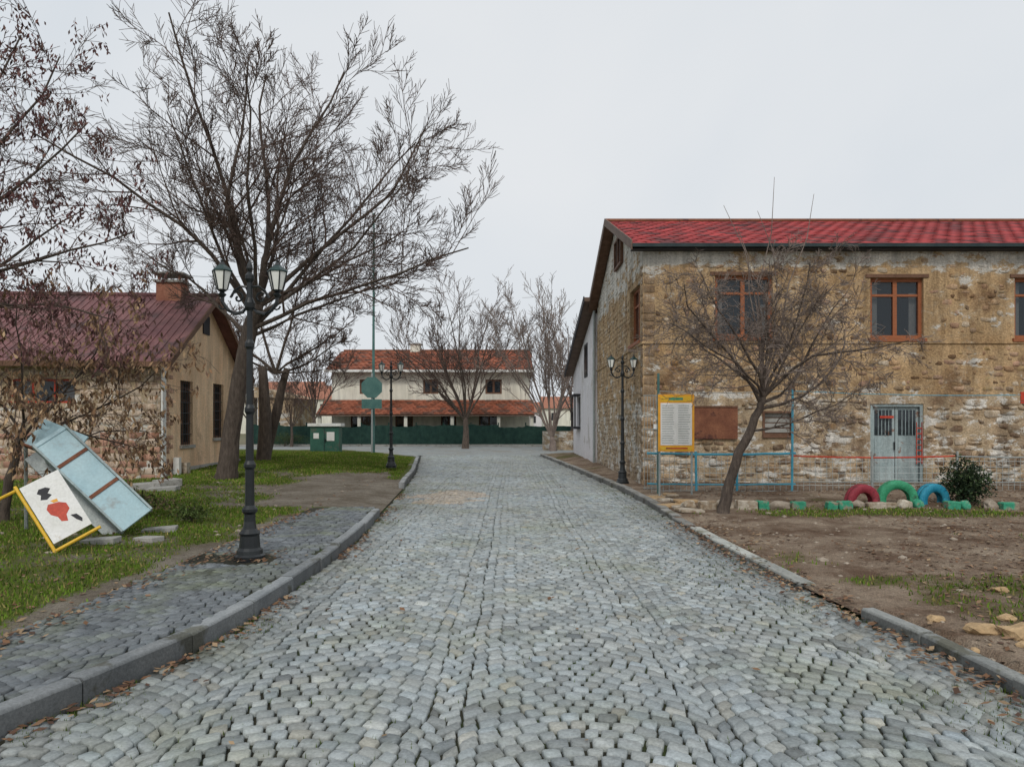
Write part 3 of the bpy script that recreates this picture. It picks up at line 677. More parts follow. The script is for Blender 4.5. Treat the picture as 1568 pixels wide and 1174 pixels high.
for a in (-.32,.26): 
    for b in (-.27,.2): mb.boxf(lp(-.95,DG/2,0),FS,GS,V((0,0,1)),a,a+.07,b,b+.07,AH+.49,AH+.66,'brick')
mb.boxf(lp(-.95,DG/2,0),FS,GS,V((0,0,1)),-.45,.45,-.38,.38,AH+.663,AH+.71,'conc'); mb.obj('chimney',lh)
# ---------------------------------------------------------------- villa across the junction
vh=empty('cream_villa',(-6.5,56,0)); fv=F((-14.2,56,0),(1,0,0),(0,-1,0),vh); WW=15.6
ops=[(2.2,3.5,3.95,5.1),(7.2,8.4,3.95,5.1),(12.1,13.4,3.95,5.1)]
opl=[(1.5,3.2,.9,2.3),(5.0,6.4,.9,2.3),(8.6,9.8,.1,2.3),(11.6,13.2,.9,2.3)]
wall(fv,'front_wall',0,WW,-.1,5.9,ops+opl,'cream')
for i,o in enumerate(ops): window(fv,'upper_window_%d'%i,*o,'brownwood',mull=2,fw=.13,curtain=False)
for i,o in enumerate(opl): window(fv,'lower_window_%d'%i,*o,'brownwood',mull=2,fw=.1,curtain=False)
mb=MB(); mb.box(-14.2,-14.0,56.01,65,-.1,5.9,'cream'); mb.box(1.2,1.4,56.01,65,-.1,5.9,'cream'); mb.box(-14.2,1.4,64.9,65.1,-.1,5.9,'cream'); mb.obj('other_walls',vh)
mb=MB(); rf=[(-14.6,55.2,5.75),(1.75,55.2,5.75),(1.4,60.5,7.7),(-14.3,60.5,7.7),(-14.6,65.8,5.75),(1.75,65.8,5.75)]
mb.add(rf,[(0,1,2,3),(3,2,5,4),(1,5,2),(0,3,4),(0,4,5,1)],'bargeb'); mb.box(-14.6,1.75,55.1,55.19,5.62,5.8,'signwhite'); mb.obj('roof_body',vh)
def tcol(a,b): v=R.uniform(.6,1.2); return (.36*v,.125*v,.07*v) if R.random()<.8 else (.2*v,.1*v,.07*v)
s3=V((0,5.3,1.95)); tiles('roof_tiles',vh,(-14.5,55.17,5.8),(1,0,0),s3,16.1,s3.length,.42,.42,tcol,'tile',lift=.08)
mb=MB(); mb.tube([V((-14.3,60.5,7.78)),V((1.5,60.5,7.78))],[.13,.13],6,'rust')
mb.box(-8.6,-7.8,60.1,61.1,7.2,8.3,'cream'); mb.box(-8.7,-7.7,60,61.2,8.31,8.41,'conc'); mb.obj('ridge_and_chimney',vh)
mb=MB(); s4=V((0,2.6,1.15)); mb.add([(-14.7,53.3,2.3),(1.7,53.3,2.3),(1.7,55.98,3.45),(-14.7,55.98,3.45),(-14.7,53.3,2.18),(1.7,53.3,2.18),(1.7,55.98,3.3),(-14.7,55.98,3.3)],[(0,1,2,3),(4,7,6,5),(0,4,5,1),(0,3,7,4),(1,5,6,2)],'bargeb')
for x in (-14.5,-11.5,-8,-4.5,-1,1.5): mb.box(x-.12,x+.12,53.45,53.7,-.1,2.25,'cream')
mb.obj('porch',vh); tiles('porch_tiles',vh,(-14.7,53.28,2.32),(1,0,0),s4,16.4,s4.length,.42,.42,tcol,'tile',lift=.08)
mb=MB()
x=-19.0
while x<4.2:
    mb.box(x-.04,x+.04,51.9,51.98,-.1,1.7,'netgreen')
    P=[]; n=8; hgt=1.5+R.uniform(-.12,.1)
    for i in range(n+1): P.append((x+2.0*i/n,51.88+.05*math.sin(i*2),hgt+R.uniform(-.04,.03)-.08*math.sin(math.pi*i/n)))
    for i in range(n): mb.poly([(P[i][0],P[i][1],.12),(P[i+1][0],P[i+1][1],.12),P[i+1],P[i]],'netgreen')
    x+=2.0
mb.box(-19,4.2,51.7,52.1,-.1,.10,'conc')
mb.obj('green_fence')
mb=MB(); mb.box(-45,9,51.22,51.45,-.1,.1,'conc'); o=mb.obj('kerb.005')
def farhouse(x,y,w,d,h,r,wk,rk='brick'):
    e=empty('distant_house',(x,y,0)); mb=MB(); mb.box(x-w/2,x+w/2,y,y+d,-.1,h,wk); mb.obj('walls',e)
    mb=MB(); mb.add([(x-w/2-.4,y-.4,h),(x+w/2+.4,y-.4,h),(x+w/2+.4,y+d/2,h+r),(x-w/2-.4,y+d/2,h+r),(x-w/2-.4,y+d+.4,h),(x+w/2+.4,y+d+.4,h)],[(0,1,2,3),(3,2,5,4),(1,5,2),(0,3,4),(0,4,5,1)],rk); mb.obj('roof',e)
    mb=MB()
    for i in range(int(w/3)):
        a=x-w/2+1.2+i*3; mb.box(a,a+1,y-.05,y-.005,h-1.9,h-.7,'dark')
    mb.obj('windows',e)
farhouse(-31,105,9,8,5.2,2.2,'cream'); farhouse(-38,120,10,8,6.5,2.4,'white'); farhouse(-24,130,8,8,4.5,2,'stucco','conc'); farhouse(9.5,112,9,8,4.0,2,'cream'); farhouse(3.5,125,9,8,3.6,1.9,'white'); farhouse(-50,118,12,9,6,2.4,'cream','conc')
e=empty('stone_shed',(-18.5,55,0)); f=F((-19.3,54,0),(1,0,0),(0,-1,0),e); mb=MB(); mb.box(-19.3,-16.6,54,60,-.1,3.6,'mortarlow'); mb.add([(-19.5,53.8,4.4),(-16.2,53.8,3.6),(-16.2,60.2,3.6),(-19.5,60.2,4.4),(-19.5,53.8,3.58),(-19.5,60.2,3.58),(-16.2,53.8,3.55),(-16.2,60.2,3.55)],[(0,1,2,3),(0,4,6,1),(0,3,5,4)],'mortarlow'); mb.obj('shell',e)
rubble(f,'shed_rubble',0,2.7,0,lambda a:3.6,[],colG,hh=(.2,.3),ww=(.3,.5))
e=empty('stone_garden_wall',(5,40,0)); f=F((1.9,44,0),(1,0,0),(0,-1,0),e); mb=MB(); mb.box(1.9,12,44,44.4,-.1,1.15,'mortarlow'); mb.obj('core',e)
rubble(f,'rubble',0,8,0,lambda a:1.15+.12*nz(a,0,1),[],colG,hh=(.15,.3),ww=(.2,.5))
# ---------------------------------------------------------------- street lamps
def lampmesh():
    mb=MB()
    mb.lathe((0,0,0),[(.17,-.05),(.17,.04),(.145,.06),(.14,.10),(.115,.13),(.105,.26),(.115,.29),(.075,.34),(.062,.42),(.06,.50),(.085,.53),(.085,.56),(.052,.60),(.048,1.0),(.066,1.03),(.066,1.06),(.044,1.1),(.04,1.62),(.056,1.65),(.056,1.69),(.038,1.73),(.034,2.35),(.052,2.38),(.052,2.42),(.032,2.46),(.03,2.78),(.055,2.82),(.06,2.87),(.035,2.93),(.03,3.1),(.05,3.14),(.05,3.18),(.02,3.22),(.035,3.26),(.03,3.3),(.0,3.36)],14,'iron')
    for s in (-1,1):
        P=[V((s*x,0,z)) for x,z in ((.02,2.84),(.08,2.77),(.16,2.75),(.24,2.79),(.30,2.88),(.305,2.98))]
        mb.tube(P,[.021]*len(P),6,'iron')
        P=[V((s*(.13+.085*(1-i/11)*math.cos(i*.75)),0,2.93+.085*(1-i/11)*math.sin(i*.75))) for i in range(11)]
        mb.tube(P,[.014]*len(P),5,'iron')
        P=[V((s*x,0,z)) for x,z in ((.02,3.05),(.1,3.06),(.17,3.01),(.2,2.94))]; mb.tube(P,[.014]*4,5,'iron')
        P=[V((s*(.29+.05*math.cos(i*.7)*(1-i/10)),0,2.84-.05*math.sin(i*.7)*(1-i/10))) for i in range(9)]; mb.tube(P,[.011]*9,5,'iron')
        c=(s*.305,0,0)
        mb.lathe(c,[(.02,2.93),(.05,2.965),(.022,2.99),(.05,3.01),(.058,3.02)],8,'iron')
        mb.lathe(c,[(.055,3.021),(.102,3.22)],6,'glasswhite')
        for i in range(6):
            a=2*math.pi*i/6; mb.tube([V((c[0]+.058*math.cos(a),.058*math.sin(a),3.02)),V((c[0]+.106*math.cos(a),.106*math.sin(a),3.22))],[.008,.008],4,'iron')
        mb.lathe(c,[(.114,3.221),(.116,3.232),(.085,3.262),(.04,3.295)],6,'lampcap'); mb.lathe(c,[(.04,3.296),(.025,3.32),(.012,3.335),(.018,3.35),(.0,3.37)],6,'iron')
    return mb
lo=lampmesh().obj('street_lamp',loc=(-2.95,8.0,.12))
for i,(x,y,z,r) in enumerate([(2.89,18.6,.08,.15),(-3.85,22.65,.28,-.1)]):
    o=bpy.data.objects.new('street_lamp.%03d'%(i+1),lo.data); link(o); o.location=(x,y,z); o.rotation_euler=(0,0,r)
lo.rotation_euler=(0,0,.05)
# ---------------------------------------------------------------- utility items
mb=MB(); mb.tube([V((-6.35,32.6,0)),V((-6.35,32.6,5)),V((-6.33,32.6,11.2))],[.07,.06,.04],8,'teal'); mb.lathe((-6.33,32.6,11.19),[(.06,0),(.06,.05),(.01,.1)],8,'teal'); mb.obj('utility_pole',smooth=False)
mb=MB(); mb.tube([V((-6.3,32.0,0.1)),V((-6.3,32.0,3.9))],[.04,.04],8,'galv')
pv=[(-6.3+.5*math.cos(math.pi/8+i*math.pi/4),3.25+.5*math.sin(math.pi/8+i*math.pi/4)) for i in range(8)]
mb.add([(a,31.93,z) for a,z in pv]+[(a,31.955,z) for a,z in pv],[tuple(range(8)),tuple(range(15,7,-1))]+[(i,(i+1)%8,8+(i+1)%8,8+i) for i in range(8)],'teal')
mb.box(-6.75,-5.85,31.93,31.955,2.3,2.72,'teal'); mb.obj('traffic_sign')
mb=MB(); mb.box(-9.15,-7.75,32.0,32.7,.1,.3,'conc'); mb.box(-9.1,-7.8,32.05,32.65,.3,1.5,'box'); mb.box(-9.2,-7.7,31.97,32.73,1.503,1.64,'signwhite'); mb.box(-8.47,-8.45,32.03,32.048,.35,1.45,'dark'); mb.box(-8.35,-8.0,32.03,32.047,.85,1.25,'signwhite'); mb.box(-8.95,-8.7,32.03,32.047,.95,1.2,'signwhite'); mb.box(-8.42,-8.38,31.99,32.048,.8,.95,'iron')
mb.obj('electrical_cabinet',bevel=.015)
mb=MB()
for (p,q,sag) in ((V((-6.35,32.6,9.8)),V((-9.8,21,6.0)),.5),(V((-6.35,32.6,9.3)),V((-30,40,8)),.8),(V((-6.3,32.6,9.5)),V((-8.2,60.6,8.3)),.7)):
    P=[p.lerp(q,i/12)-V((0,0,sag*4*(i/12)*(1-i/12))) for i in range(13)]; mb.tube(P,[.009]*13,3,'dark')
mb.obj('overhead_cables')
mb=MB(); y=15.0
for x in (3.12,3.80): mb.tube([V((x,y+.04,0)),V((x,y+.04,2.28))],[.022,.022],8,'galv')
mb.box(3.08,3.84,y-.02,y+.015,1.05,2.25,'orange'); mb.box(3.13,3.79,y-.026,y-.0205,1.18,2.07,'signwhite'); mb.box(3.13,3.79,y-.026,y-.0205,2.10,2.21,'yellow'); mb.box(3.13,3.79,y-.026,y-.0205,1.08,1.15,'yellow')
for i in range(17): 
    z=2.02-i*.049; mb.box(3.16,3.16+R.uniform(.22,.28),y-.0295,y-.0265,z-.012,z,'galv'); mb.box(3.5,3.5+R.uniform(.2,.26),y-.0295,y-.0265,z-.012,z,'galv')
mb.box(3.3,3.6,y-.0295,y-.0265,2.13,2.18,'fgreen'); mb.box(3.24,3.70,y-.0295,y-.0265,1.10,1.13,'red')
mb.obj('timetable_board')
mb=MB(); y=15.8; zt=.93
for x in (3.25,4.1,5.0,6.22,8.0,9.9,11.7,13.5): mb.tube([V((x,y,-.05)),V((x+R.uniform(-.03,.03),y,2.4 if x==6.22 else (2.75 if x==3.25 else 1.02)))],[.028,.028],8,'bluepaint' if x in(4.1,5.0,6.22) else ('teal' if x==3.25 else 'galv'))
def sagline(x0,x1,z0,sag,r,k,n=10,yy=y):
    P=[V((x0+(x1-x0)*i/n,yy,z0-sag*4*(i/n)*(1-i/n)+R.uniform(-.006,.006))) for i in range(n+1)]; mb.tube(P,[r]*(n+1),5,k)
sagline(3.0,6.3,zt+.04,.02,.028,'bluepaint'); sagline(3.0,6.3,.30,.02,.018,'bluepaint'); sagline(6.2,9.9,zt-.01,.04,.018,'red'); sagline(9.9,13.6,zt-.02,.03,.016,'galv')
sagline(6.22,13.5,.35,.02,.013,'galv')
# welded-wire mesh infill
for x in np.arange(3.1,13.5,.13): mb.tube([V((x,y,.1)),V((x+R.uniform(-.015,.015),y,zt-.02))],[.0055,.0055],3,'galv',False)
for z in np.arange(.15,.92,.13): mb.tube([V((3.1,y,z)),V((7,y,z-.015)),V((10,y,z)),V((13.5,y,z-.01))],[.0055]*4,3,'galv',False)
sagline(3.25,6.22,2.36,.04,.009,'galv'); sagline(6.22,13.5,2.36,.10,.009,'bluepaint')
mb.tube([V((13.5,y,-.05)),V((13.5,y,2.45))],[.025,.025],8,'galv')
for (x,k) in ((11.3,'red'),(11.6,'signwhite'),(12.2,'fgreen')):
    mb.box(x,x+.14,y-.01,y+.01,2.08,2.34,k)
mb.obj('wire_fence')
mb=MB()
for x in np.arange(2.95,3.3,.07): mb.tube([V((x+.2,16.9,.05)),V((x+.2,16.9,2.3))],[.006,.006],4,'galv')
for z in (.1,.8,1.5,2.3): mb.tube([V((3.12,16.9,z)),V((3.5,16.9,z))],[.012,.012],5,'galv')
mb.obj('mesh_gate_panel')
mb=MB(); x=3.15; i=0
while x<14.5:
    l=R.uniform(.2,.44); 
    k=R.choice(['fgreen','fwhite','fwhite','rock','fgreen'])
    if R.random()<.9:
        y=13.2+R.uniform(-.07,.07); a=R.uniform(-.15,.15); A=V((math.cos(a),math.sin(a),R.uniform(-.08,.08))); B=V((-math.sin(a),math.cos(a),0))
        if R.random()<.6: mb.boxf(V((x+l/2,y,.02)),A,B,V((R.uniform(-.1,.1),0,1)),-l*.45,l*.45,-.09,.09,0,R.uniform(.14,.2),k)
        else: rockmesh(mb,(x+l/2,y,.11),(l*.5,.12,R.uniform(.09,.13)),k,i)
    x+=l*.95; i+=1
mb.obj('painted_stone_edging',bevel=.02)
def tyre(name,x,y,rot,R0,k,sink):
    mb=MB(); n=36; prof=[(R0-.15,-.085),(R0-.03,-.10),(R0,-.07),(R0+.004,-.02),(R0-.012,-.018),(R0-.012,-.008),(R0+.004,-.006),(R0+.004,.02),(R0,.07),(R0-.03,.10),(R0-.15,.085),(R0-.165,.05),(R0-.10,.05),(R0-.10,-.05),(R0-.165,-.05)]
    m=len(prof); vs=[];fs=[]
    for i in range(n):
        a=2*math.pi*i/n
        for (r,w_) in prof: vs.append((r*math.cos(a),w_,r*math.sin(a)))
    for i in range(n):
        for j in range(m): fs.append((i*m+j,i*m+(j+1)%m,((i+1)%n)*m+(j+1)%m,((i+1)%n)*m+j))
    mb.add(vs,fs,k); o=mb.obj(name,smooth=False); o.location=(x,y,sink); o.rotation_euler=(0,0,rot)
    for p in o.data.polygons: p.use_smooth=True
tyre('painted_tyre',6.62,13.45,.15,.33,'redtyre',.16); tyre('painted_tyre.001',7.3,13.5,-.1,.37,'greentyre',.19); tyre('painted_tyre.002',7.98,13.5,.2,.33,'bluetyre',.17)
# ---------------------------------------------------------------- junk on left
mb=MB(); A=V((-.72,.0,.69)).normalized(); B=(V((.42,.42,.40))-A*V((.42,.42,.40)).dot(A)).normalized(); Cn=A.cross(B).normalized()
if Cn.y>0: Cn=-Cn
O=V((-5.16,9.45,.20))
mb.boxf(O,A,B,Cn,0,1.65,0,.42,0,.035,'panelblue'); 
for t in (.02,.62,1.2,1.61): mb.boxf(O,A,B,Cn,t-.02,t+.03,-.01,.43,.036,.05,'rust' if t in(.62,1.2) else 'panelblue')
mb.boxf(O,A,B,Cn,0,1.65,-.03,-.001,-.05,.07,'metalblue'); mb.boxf(O,A,B,Cn,0,1.65,.421,.45,-.05,.07,'metalblue')
mb.boxf(O-Cn*.35+A*.1-B*.15,A,B,Cn,0,1.6,0,.42,0,.03,'galv')
for t in (.15,1.45): mb.boxf(O+A*t,A,B,Cn,0,.05,0,.05,-.33,-.005,'galv'); mb.boxf(O+A*t+B*.35,A,B,Cn,0,.05,0,.05,-.33,-.005,'galv')
A2=V((-.93,.1,.35)).normalized(); B2=V((.25,.3,.5)); B2=(B2-A2*B2.dot(A2)).normalized(); C2=A2.cross(B2).normalized()
mb.boxf(V((-6.05,9.7,1.12)),A2,B2,C2,0,.7,0,.42,0,.03,'panelblue'); mb.boxf(V((-6.05,9.7,1.12)),A2,B2,C2,0,.7,-.03,-.001,-.03,.06,'rust')
mb.tube([V((-6.1,9.65,1.15)),V((-6.3,9.6,.1))],[.025,.025],6,'galv'); mb.tube([V((-6.7,9.8,1.4)),V((-6.9,10.1,.1))],[.025,.025],6,'galv')
mb.obj('discarded_metal_cabinet',bevel=.004)
mb=MB(); A=V((.50,-.1,-.68)).normalized(); B=V((.42,.25,.26)); B=(B-A*B.dot(A)).normalized(); Cn=A.cross(B).normalized(); 
if Cn.y>0: Cn=-Cn
O=V((-5.85,8.45,.86))
mb.boxf(O,A,B,Cn,0,.80,0,.44,0,.02,'signwhite')
def sp(a,b,c=.0215): return O+A*a+B*b+Cn*c
def shape(pts,k,c): mb.poly([sp(a,b,c) for a,b in pts],k)
shape([(.12,.16),(.16,.12),(.2,.15),(.25,.12),(.28,.18),(.25,.25),(.21,.22),(.17,.27),(.13,.23)],'dark',.0215)
shape([(.34,.16),(.39,.12),(.47,.13),(.53,.18),(.6,.19),(.63,.25),(.55,.27),(.50,.33),(.42,.33),(.37,.27)],'red',.0215)
shape([(.58,.30),(.66,.33),(.72,.37),(.68,.39),(.6,.36)],'dark',.0225); shape([(.31,.2),(.35,.22),(.36,.27),(.32,.27)],'orange',.0225)
mb.tube([sp(-.05,-.03,0),sp(.95,-.03,0)],[.02,.02],8,'yellow'); mb.tube([sp(.88,-.05,0),sp(.88,.5,0)],[.02,.02],8,'yellow'); mb.tube([sp(0,-.02,0),sp(-.08,-.45,-.2)],[.02,.02],8,'yellow'); mb.tube([sp(.05,.2,0),sp(.55,.1,-.6)],[.02,.02],8,'yellow')
mb.obj('fallen_sign')
# ---------------------------------------------------------------- trees
def rot(d,ang,rng):
    ref=V((rng.uniform(-1,1),rng.uniform(-1,1),rng.uniform(-1,1))); ax=d.cross(ref)
    if ax.length<1e-4: ax=V((1,0,0))
    ax.normalize(); return (Matrix.Rotation(ang,3,ax)@d)
class Tree:
    def __init__(s,seed,cfg,trop=.08,wig=.12,tipr=.006,kt='twig',kb='bark',tropend=None):
        s.r=random.Random(seed); s.cfg=cfg; s.mb=MB(); s.trop=trop; s.wig=wig; s.tipr=tipr; s.kt=kt; s.kb=kb; s.tips=[]; s.te=tropend if tropend is not None else trop
    def br(s,p,d,L,r,lv):
        g=s.r; last=lv>=len(s.cfg); nseg=7 if lv==0 else (5 if lv<2 else 4 if not last else 3); pts=[p.copy()]; d=d.normalized()
        tr=s.te if lv>=len(s.cfg)-1 else s.trop
        r1=max(s.tipr*.8,r*.25)
        for i in range(nseg):
            d=(d+V((g.gauss(0,1),g.gauss(0,1),g.gauss(0,1)))*s.wig+V((0,0,tr))).normalized()
            pts.append(pts[-1]+d*(L/nseg))
        rad=[r+(r1-r)*(i/nseg)**.8 for i in range(nseg+1)]
        s.mb.tube(pts,rad,7 if lv==0 else (5 if lv==1 else 3),s.kb if lv<1 else s.kt,False)
        if last: s.tips.append((pts[-1],d)); s.tips.append((pts[-2],d)); return
        n,ratio,ang=s.cfg[lv]; n=max(2,int(n*g.uniform(.8,1.2)))
        for c in range(n):
            t=.15+.85*(c+g.random())/n; t=min(t,.999); x=t*nseg; i=int(x); fpos=pts[i].lerp(pts[i+1],x-i); td=(pts[i+1]-pts[i]).normalized()
            cd=rot(td,math.radians(ang)*g.uniform(.6,1.25),g); rr=max(s.tipr,(r+(r1-r)*t)*g.uniform(.4,.62))
            s.br(fpos,cd,L*ratio*g.uniform(.6,1.2)*(1.15-.45*t),rr,lv+1)
    def trunk(s,pts,rad,k=None):
        P=[V(p) for p in pts]; Q=[];RR=[]
        for i in range(len(P)-1):
            for j in range(4):
                t=j/4; Q.append(P[i].lerp(P[i+1],t)+V((s.r.gauss(0,.012),s.r.gauss(0,.012),0))*(1 if i+j else 0)); RR.append(rad[i]+(rad[i+1]-rad[i])*t)
        Q.append(P[-1]); RR.append(rad[-1]); s.mb.tube(Q,RR,10,s.kb,True)
    def to(s,a,b,r,lv=0):
        a=V(a);b=V(b); s.br(a,b-a-V((0,0,s.trop*(b-a).length*3.5)),(b-a).length,r,lv)
    def obj(s,name): return s.mb.obj(name,smooth=True)
t=Tree(3,[(11,.40,46),(10,.44,42),(10,.46,38)],trop=.012,wig=.10,tipr=.0068,tropend=.09)
t.trunk([(-7.35,18.2,-.05),(-7.25,18.1,.5),(-7.15,18.1,1.2),(-6.85,17.9,2.8),(-6.5,17.7,4.0),(-6.3,17.6,4.6)],[.34,.25,.22,.195,.18,.15])
for (a,b,r) in [((-6.4,17.65,4.3),(-9.7,16.8,9.4),.07),((-6.3,17.6,4.5),(-8.5,18.3,10.6),.075),((-6.3,17.6,4.5),(-7.2,16.8,11.0),.075),((-6.3,17.6,4.5),(-5.7,18.2,11.0),.08),
   ((-6.3,17.6,4.5),(-4.2,16.9,10.4),.075),((-6.3,17.6,4.5),(-2.5,17.6,9.4),.07),((-6.45,17.7,4.0),(-1.3,18.2,7.9),.065),((-6.45,17.7,4.0),(-.9,16.6,6.4),.06),((-6.6,17.75,3.8),(-9.5,18.4,7.0),.06),((-6.3,17.6,4.5),(-5.6,14.9,9.0),.06),((-6.3,17.6,4.5),(-6.6,20.8,9.8),.065),((-6.5,17.7,3.8),(-2.8,19.3,5.6),.05),((-6.3,17.6,4.5),(-4.9,19.2,9.0),.06),((-6.35,17.6,4.4),(-8.2,15.6,8.4),.055),((-6.3,17.6,4.5),(-3.2,18.6,7.6),.055),((-6.3,17.6,4.5),(-7.0,18.4,8.4),.055),((-6.3,17.6,4.3),(-1.9,17.0,7.0),.055)]:
    t.to(a,b,r)
t.obj('bare_tree')
t=Tree(13,[(9,.42,45),(8,.48,42),(7,.5,40)],trop=.01,wig=.11,tipr=.009,tropend=.03)
t.trunk([(-8.55,24.5,0),(-8.5,24.5,2.0),(-8.6,24.5,3.6)],[.26,.2,.14])
t.trunk([(-8.9,25.2,0),(-8.4,25.3,2.0),(-8.0,25.3,3.6)],[.22,.17,.11])
for (b,r) in [((-11,24,6.4),.06),((-9.6,25,7.8),.06),((-7.4,24,7.2),.06),((-5.6,25,5.6),.055),((-5.2,24,4.2),.05),((-10.8,25,4.6),.05),((-6.4,24,3.6),.04)]: t.to((-8.3,25,3.4),b,r)
t.obj('bare_tree.001')
def vase(seed,base,H,spread,name,n=8,fork=2.5,kt='twig',tip=.013,cfg=[(7,.45,36),(7,.48,36),(6,.5,34)],r0=.22):
    t=Tree(seed,cfg,trop=.03,wig=.09,tipr=tip,kt=kt,tropend=.1,kb='bark' if kt=='twig' else kt)
    x,y,z=base; t.trunk([(x,y,z-.05),(x+.05,y,z+fork*.5),(x,y,z+fork)],[r0*1.2,r0*.9,r0*.65])
    for i in range(n):
        a=2*math.pi*i/n+t.r.uniform(-.3,.3); q=t.r.uniform(.25,1); t.to((x,y,z+fork*.92),(x+math.cos(a)*spread*q,y+math.sin(a)*spread*q*.8,z+H*(1.02-.34*q)),r0*.34)
    return t.obj(name)
vase(21,(-3.05,46.5,0),10.4,5.0,'bare_tree.002',12,2.0)
vase(22,(2.4,42.5,0),10.0,3.2,'bare_tree.003',12,.8,kt='twigpale',tip=.012)
ta=vase(23,(-12.8,46,0),7.5,3.2,'bare_tree.004',8,2.0,tip=.014,cfg=[(6,.45,38),(6,.5,38),(5,.5,35)],r0=.15)
for i,(x,y,z,r,s) in enumerate([(-19,34,0,1,1.15),(-26,42,0,2,1.2),(-21.5,58,0,3,1.0),(4.2,49,0,4,1.1),(-5.5,75,0,5,1.3),(-15.5,50,0,.5,.7),(-14.5,33,0,2.5,1.0)]):
    o=bpy.data.objects.new('bare_tree.%03d'%(5+i),ta.data); link(o); o.rotation_euler=(0,0,r); o.scale=(s,s,s)
    m=Matrix.Rotation(r,3,'Z')@V((-12.8*s,46*s,0)); o.location=(x-m.x,y-m.y,z)
t=Tree(31,[(12,.40,54),(9,.48,50),(7,.52,42)],trop=.0,wig=.15,tipr=.0046,kt='twigpale',tropend=-.015)
t.trunk([(3.74,12.6,0),(3.85,12.6,.6),(4.12,12.6,1.3),(4.4,12.6,1.9),(4.45,12.6,2.2)],[.115,.088,.078,.068,.05])
for (a,b,r) in [((4.4,12.6,2.0),(2.2,12.3,3.5),.032),((4.45,12.6,2.1),(2.9,13.2,4.1),.03),((4.45,12.6,2.2),(3.8,11.9,4.4),.032),((4.45,12.6,2.2),(4.9,13.4,4.5),.032),((4.45,12.6,2.1),(6.0,12.2,4.1),.034),((4.4,12.6,1.9),(7.0,12.8,2.9),.034),((4.42,12.6,2.0),(6.7,13.0,3.5),.034),((4.2,12.6,1.5),(5.9,11.9,2.5),.024),((4.45,12.6,2.1),(3.2,11.2,3.7),.028),((4.45,12.6,2.1),(5.6,14.2,3.5),.028),((4.45,12.6,2.1),(5.4,11.3,3.7),.028),((4.45,12.6,2.1),(5.4,12.8,4.4),.026),((4.45,12.6,2.1),(4.3,12.2,4.3),.024)]:
    t.to(a,b,r)
for (x0,z0,x1,z1) in [(4.3,3.9,3.75,5.5),(4.35,4.0,4.65,6.0),(4.7,4.0,4.35,5.4),(4.9,4.1,5.35,5.7),(4.2,4.0,4.0,5.1)]:
    P=[V((4.45,12.6,2.2)),V(((4.45+x0)/2+.05,12.6,3.1)),V((x0,12.6,z0)),V(((x0+x1)/2+.08,12.55,(z0+z1)/2)),V((x1,12.6,z1))]; t.mb.tube(P,[.022,.016,.011,.008,.004],5,'twigpale',False)
t.obj('bare_tree.012')
def leafcl(tips,prob,cols,size,n,drop,spread=.04):
    P=[];C=[]
    for (p,d) in tips:
        if R.random()>prob: continue
        for _ in range(R.randint(*n)):
            c=p+V((R.gauss(0,spread),R.gauss(0,spread),-R.random()*drop)); s=R.uniform(*size)
            u=V((R.gauss(0,.5),R.gauss(0,.5),-1)).normalized()*s; w=u.cross(V((R.gauss(0,1),R.gauss(0,1),0))).normalized()*s*.36
            P+=[tuple(c-u),tuple(c-w),tuple(c+u),tuple(c+w)]; k=R.choice(cols); b=R.uniform(.6,1.3); C+=[(k[0]*b,k[1]*b,k[2]*b)]*4
    return P,C
t=Tree(41,[(8,.42,48),(7,.48,45),(5,.5,45)],trop=.0,wig=.13,tipr=.0038,tropend=-.01)
t.trunk([(-8.3,9.3,-.05),(-8.15,9.3,1.5),(-7.9,9.2,3.2)],[.16,.12,.08])
for (b,r) in [((-5.3,9.0,3.4),.035),((-5.0,8.6,4.3),.035),((-5.2,9.4,5.3),.038),((-5.7,9.0,6.3),.038),((-7.0,9.6,7.0),.04),((-8.8,9.0,6.5),.04),((-5.9,8.2,3.9),.03),((-6.4,10.2,5.0),.035),((-6.0,8.4,5.0),.03),((-6.6,8.6,6.4),.03)]: t.to((-7.9,9.2,3.1),b,r)
e=t.obj('maple_tree')
P,C=leafcl(t.tips,.24,[(.13,.06,.06),(.10,.05,.048),(.17,.095,.08)],(.028,.05),(4,8),.15,.045)
l=fastmesh('dry_seeds',np.array(P),np.arange(len(P)),np.arange(0,len(P),4),np.array(C),'leaf',None,False); l.parent=e
t=Tree(42,[(8,.42,50),(6,.5,50),(4,.5,45)],trop=-.005,wig=.17,tipr=.0036,tropend=-.05)
t.trunk([(-7.6,10.6,-.05),(-7.5,10.6,.8),(-7.3,10.6,1.5)],[.08,.065,.045])
for (b,r) in [((-5.2,10.5,2.8),.026),((-4.9,10.2,2.3),.024),((-5.7,10.8,3.1),.026),((-6.6,10.3,3.4),.026),((-7.8,10.4,3.4),.026),((-6.1,9.7,2.1),.024),((-5.6,11.3,1.9),.024),((-8.6,10.5,2.6),.024),((-5.3,10.9,1.7),.02)]: t.to((-7.35,10.6,1.35),b,r)
e=t.obj('maple_tree.001')
P,C=leafcl(t.tips,.36,[(.40,.26,.15),(.30,.18,.10),(.48,.34,.20),(.16,.10,.065)],(.038,.065),(2,5),.14)
l=fastmesh('dry_leaves',np.array(P),np.arange(len(P)),np.arange(0,len(P),4),np.array(C),'leaf',None,False); l.parent=e
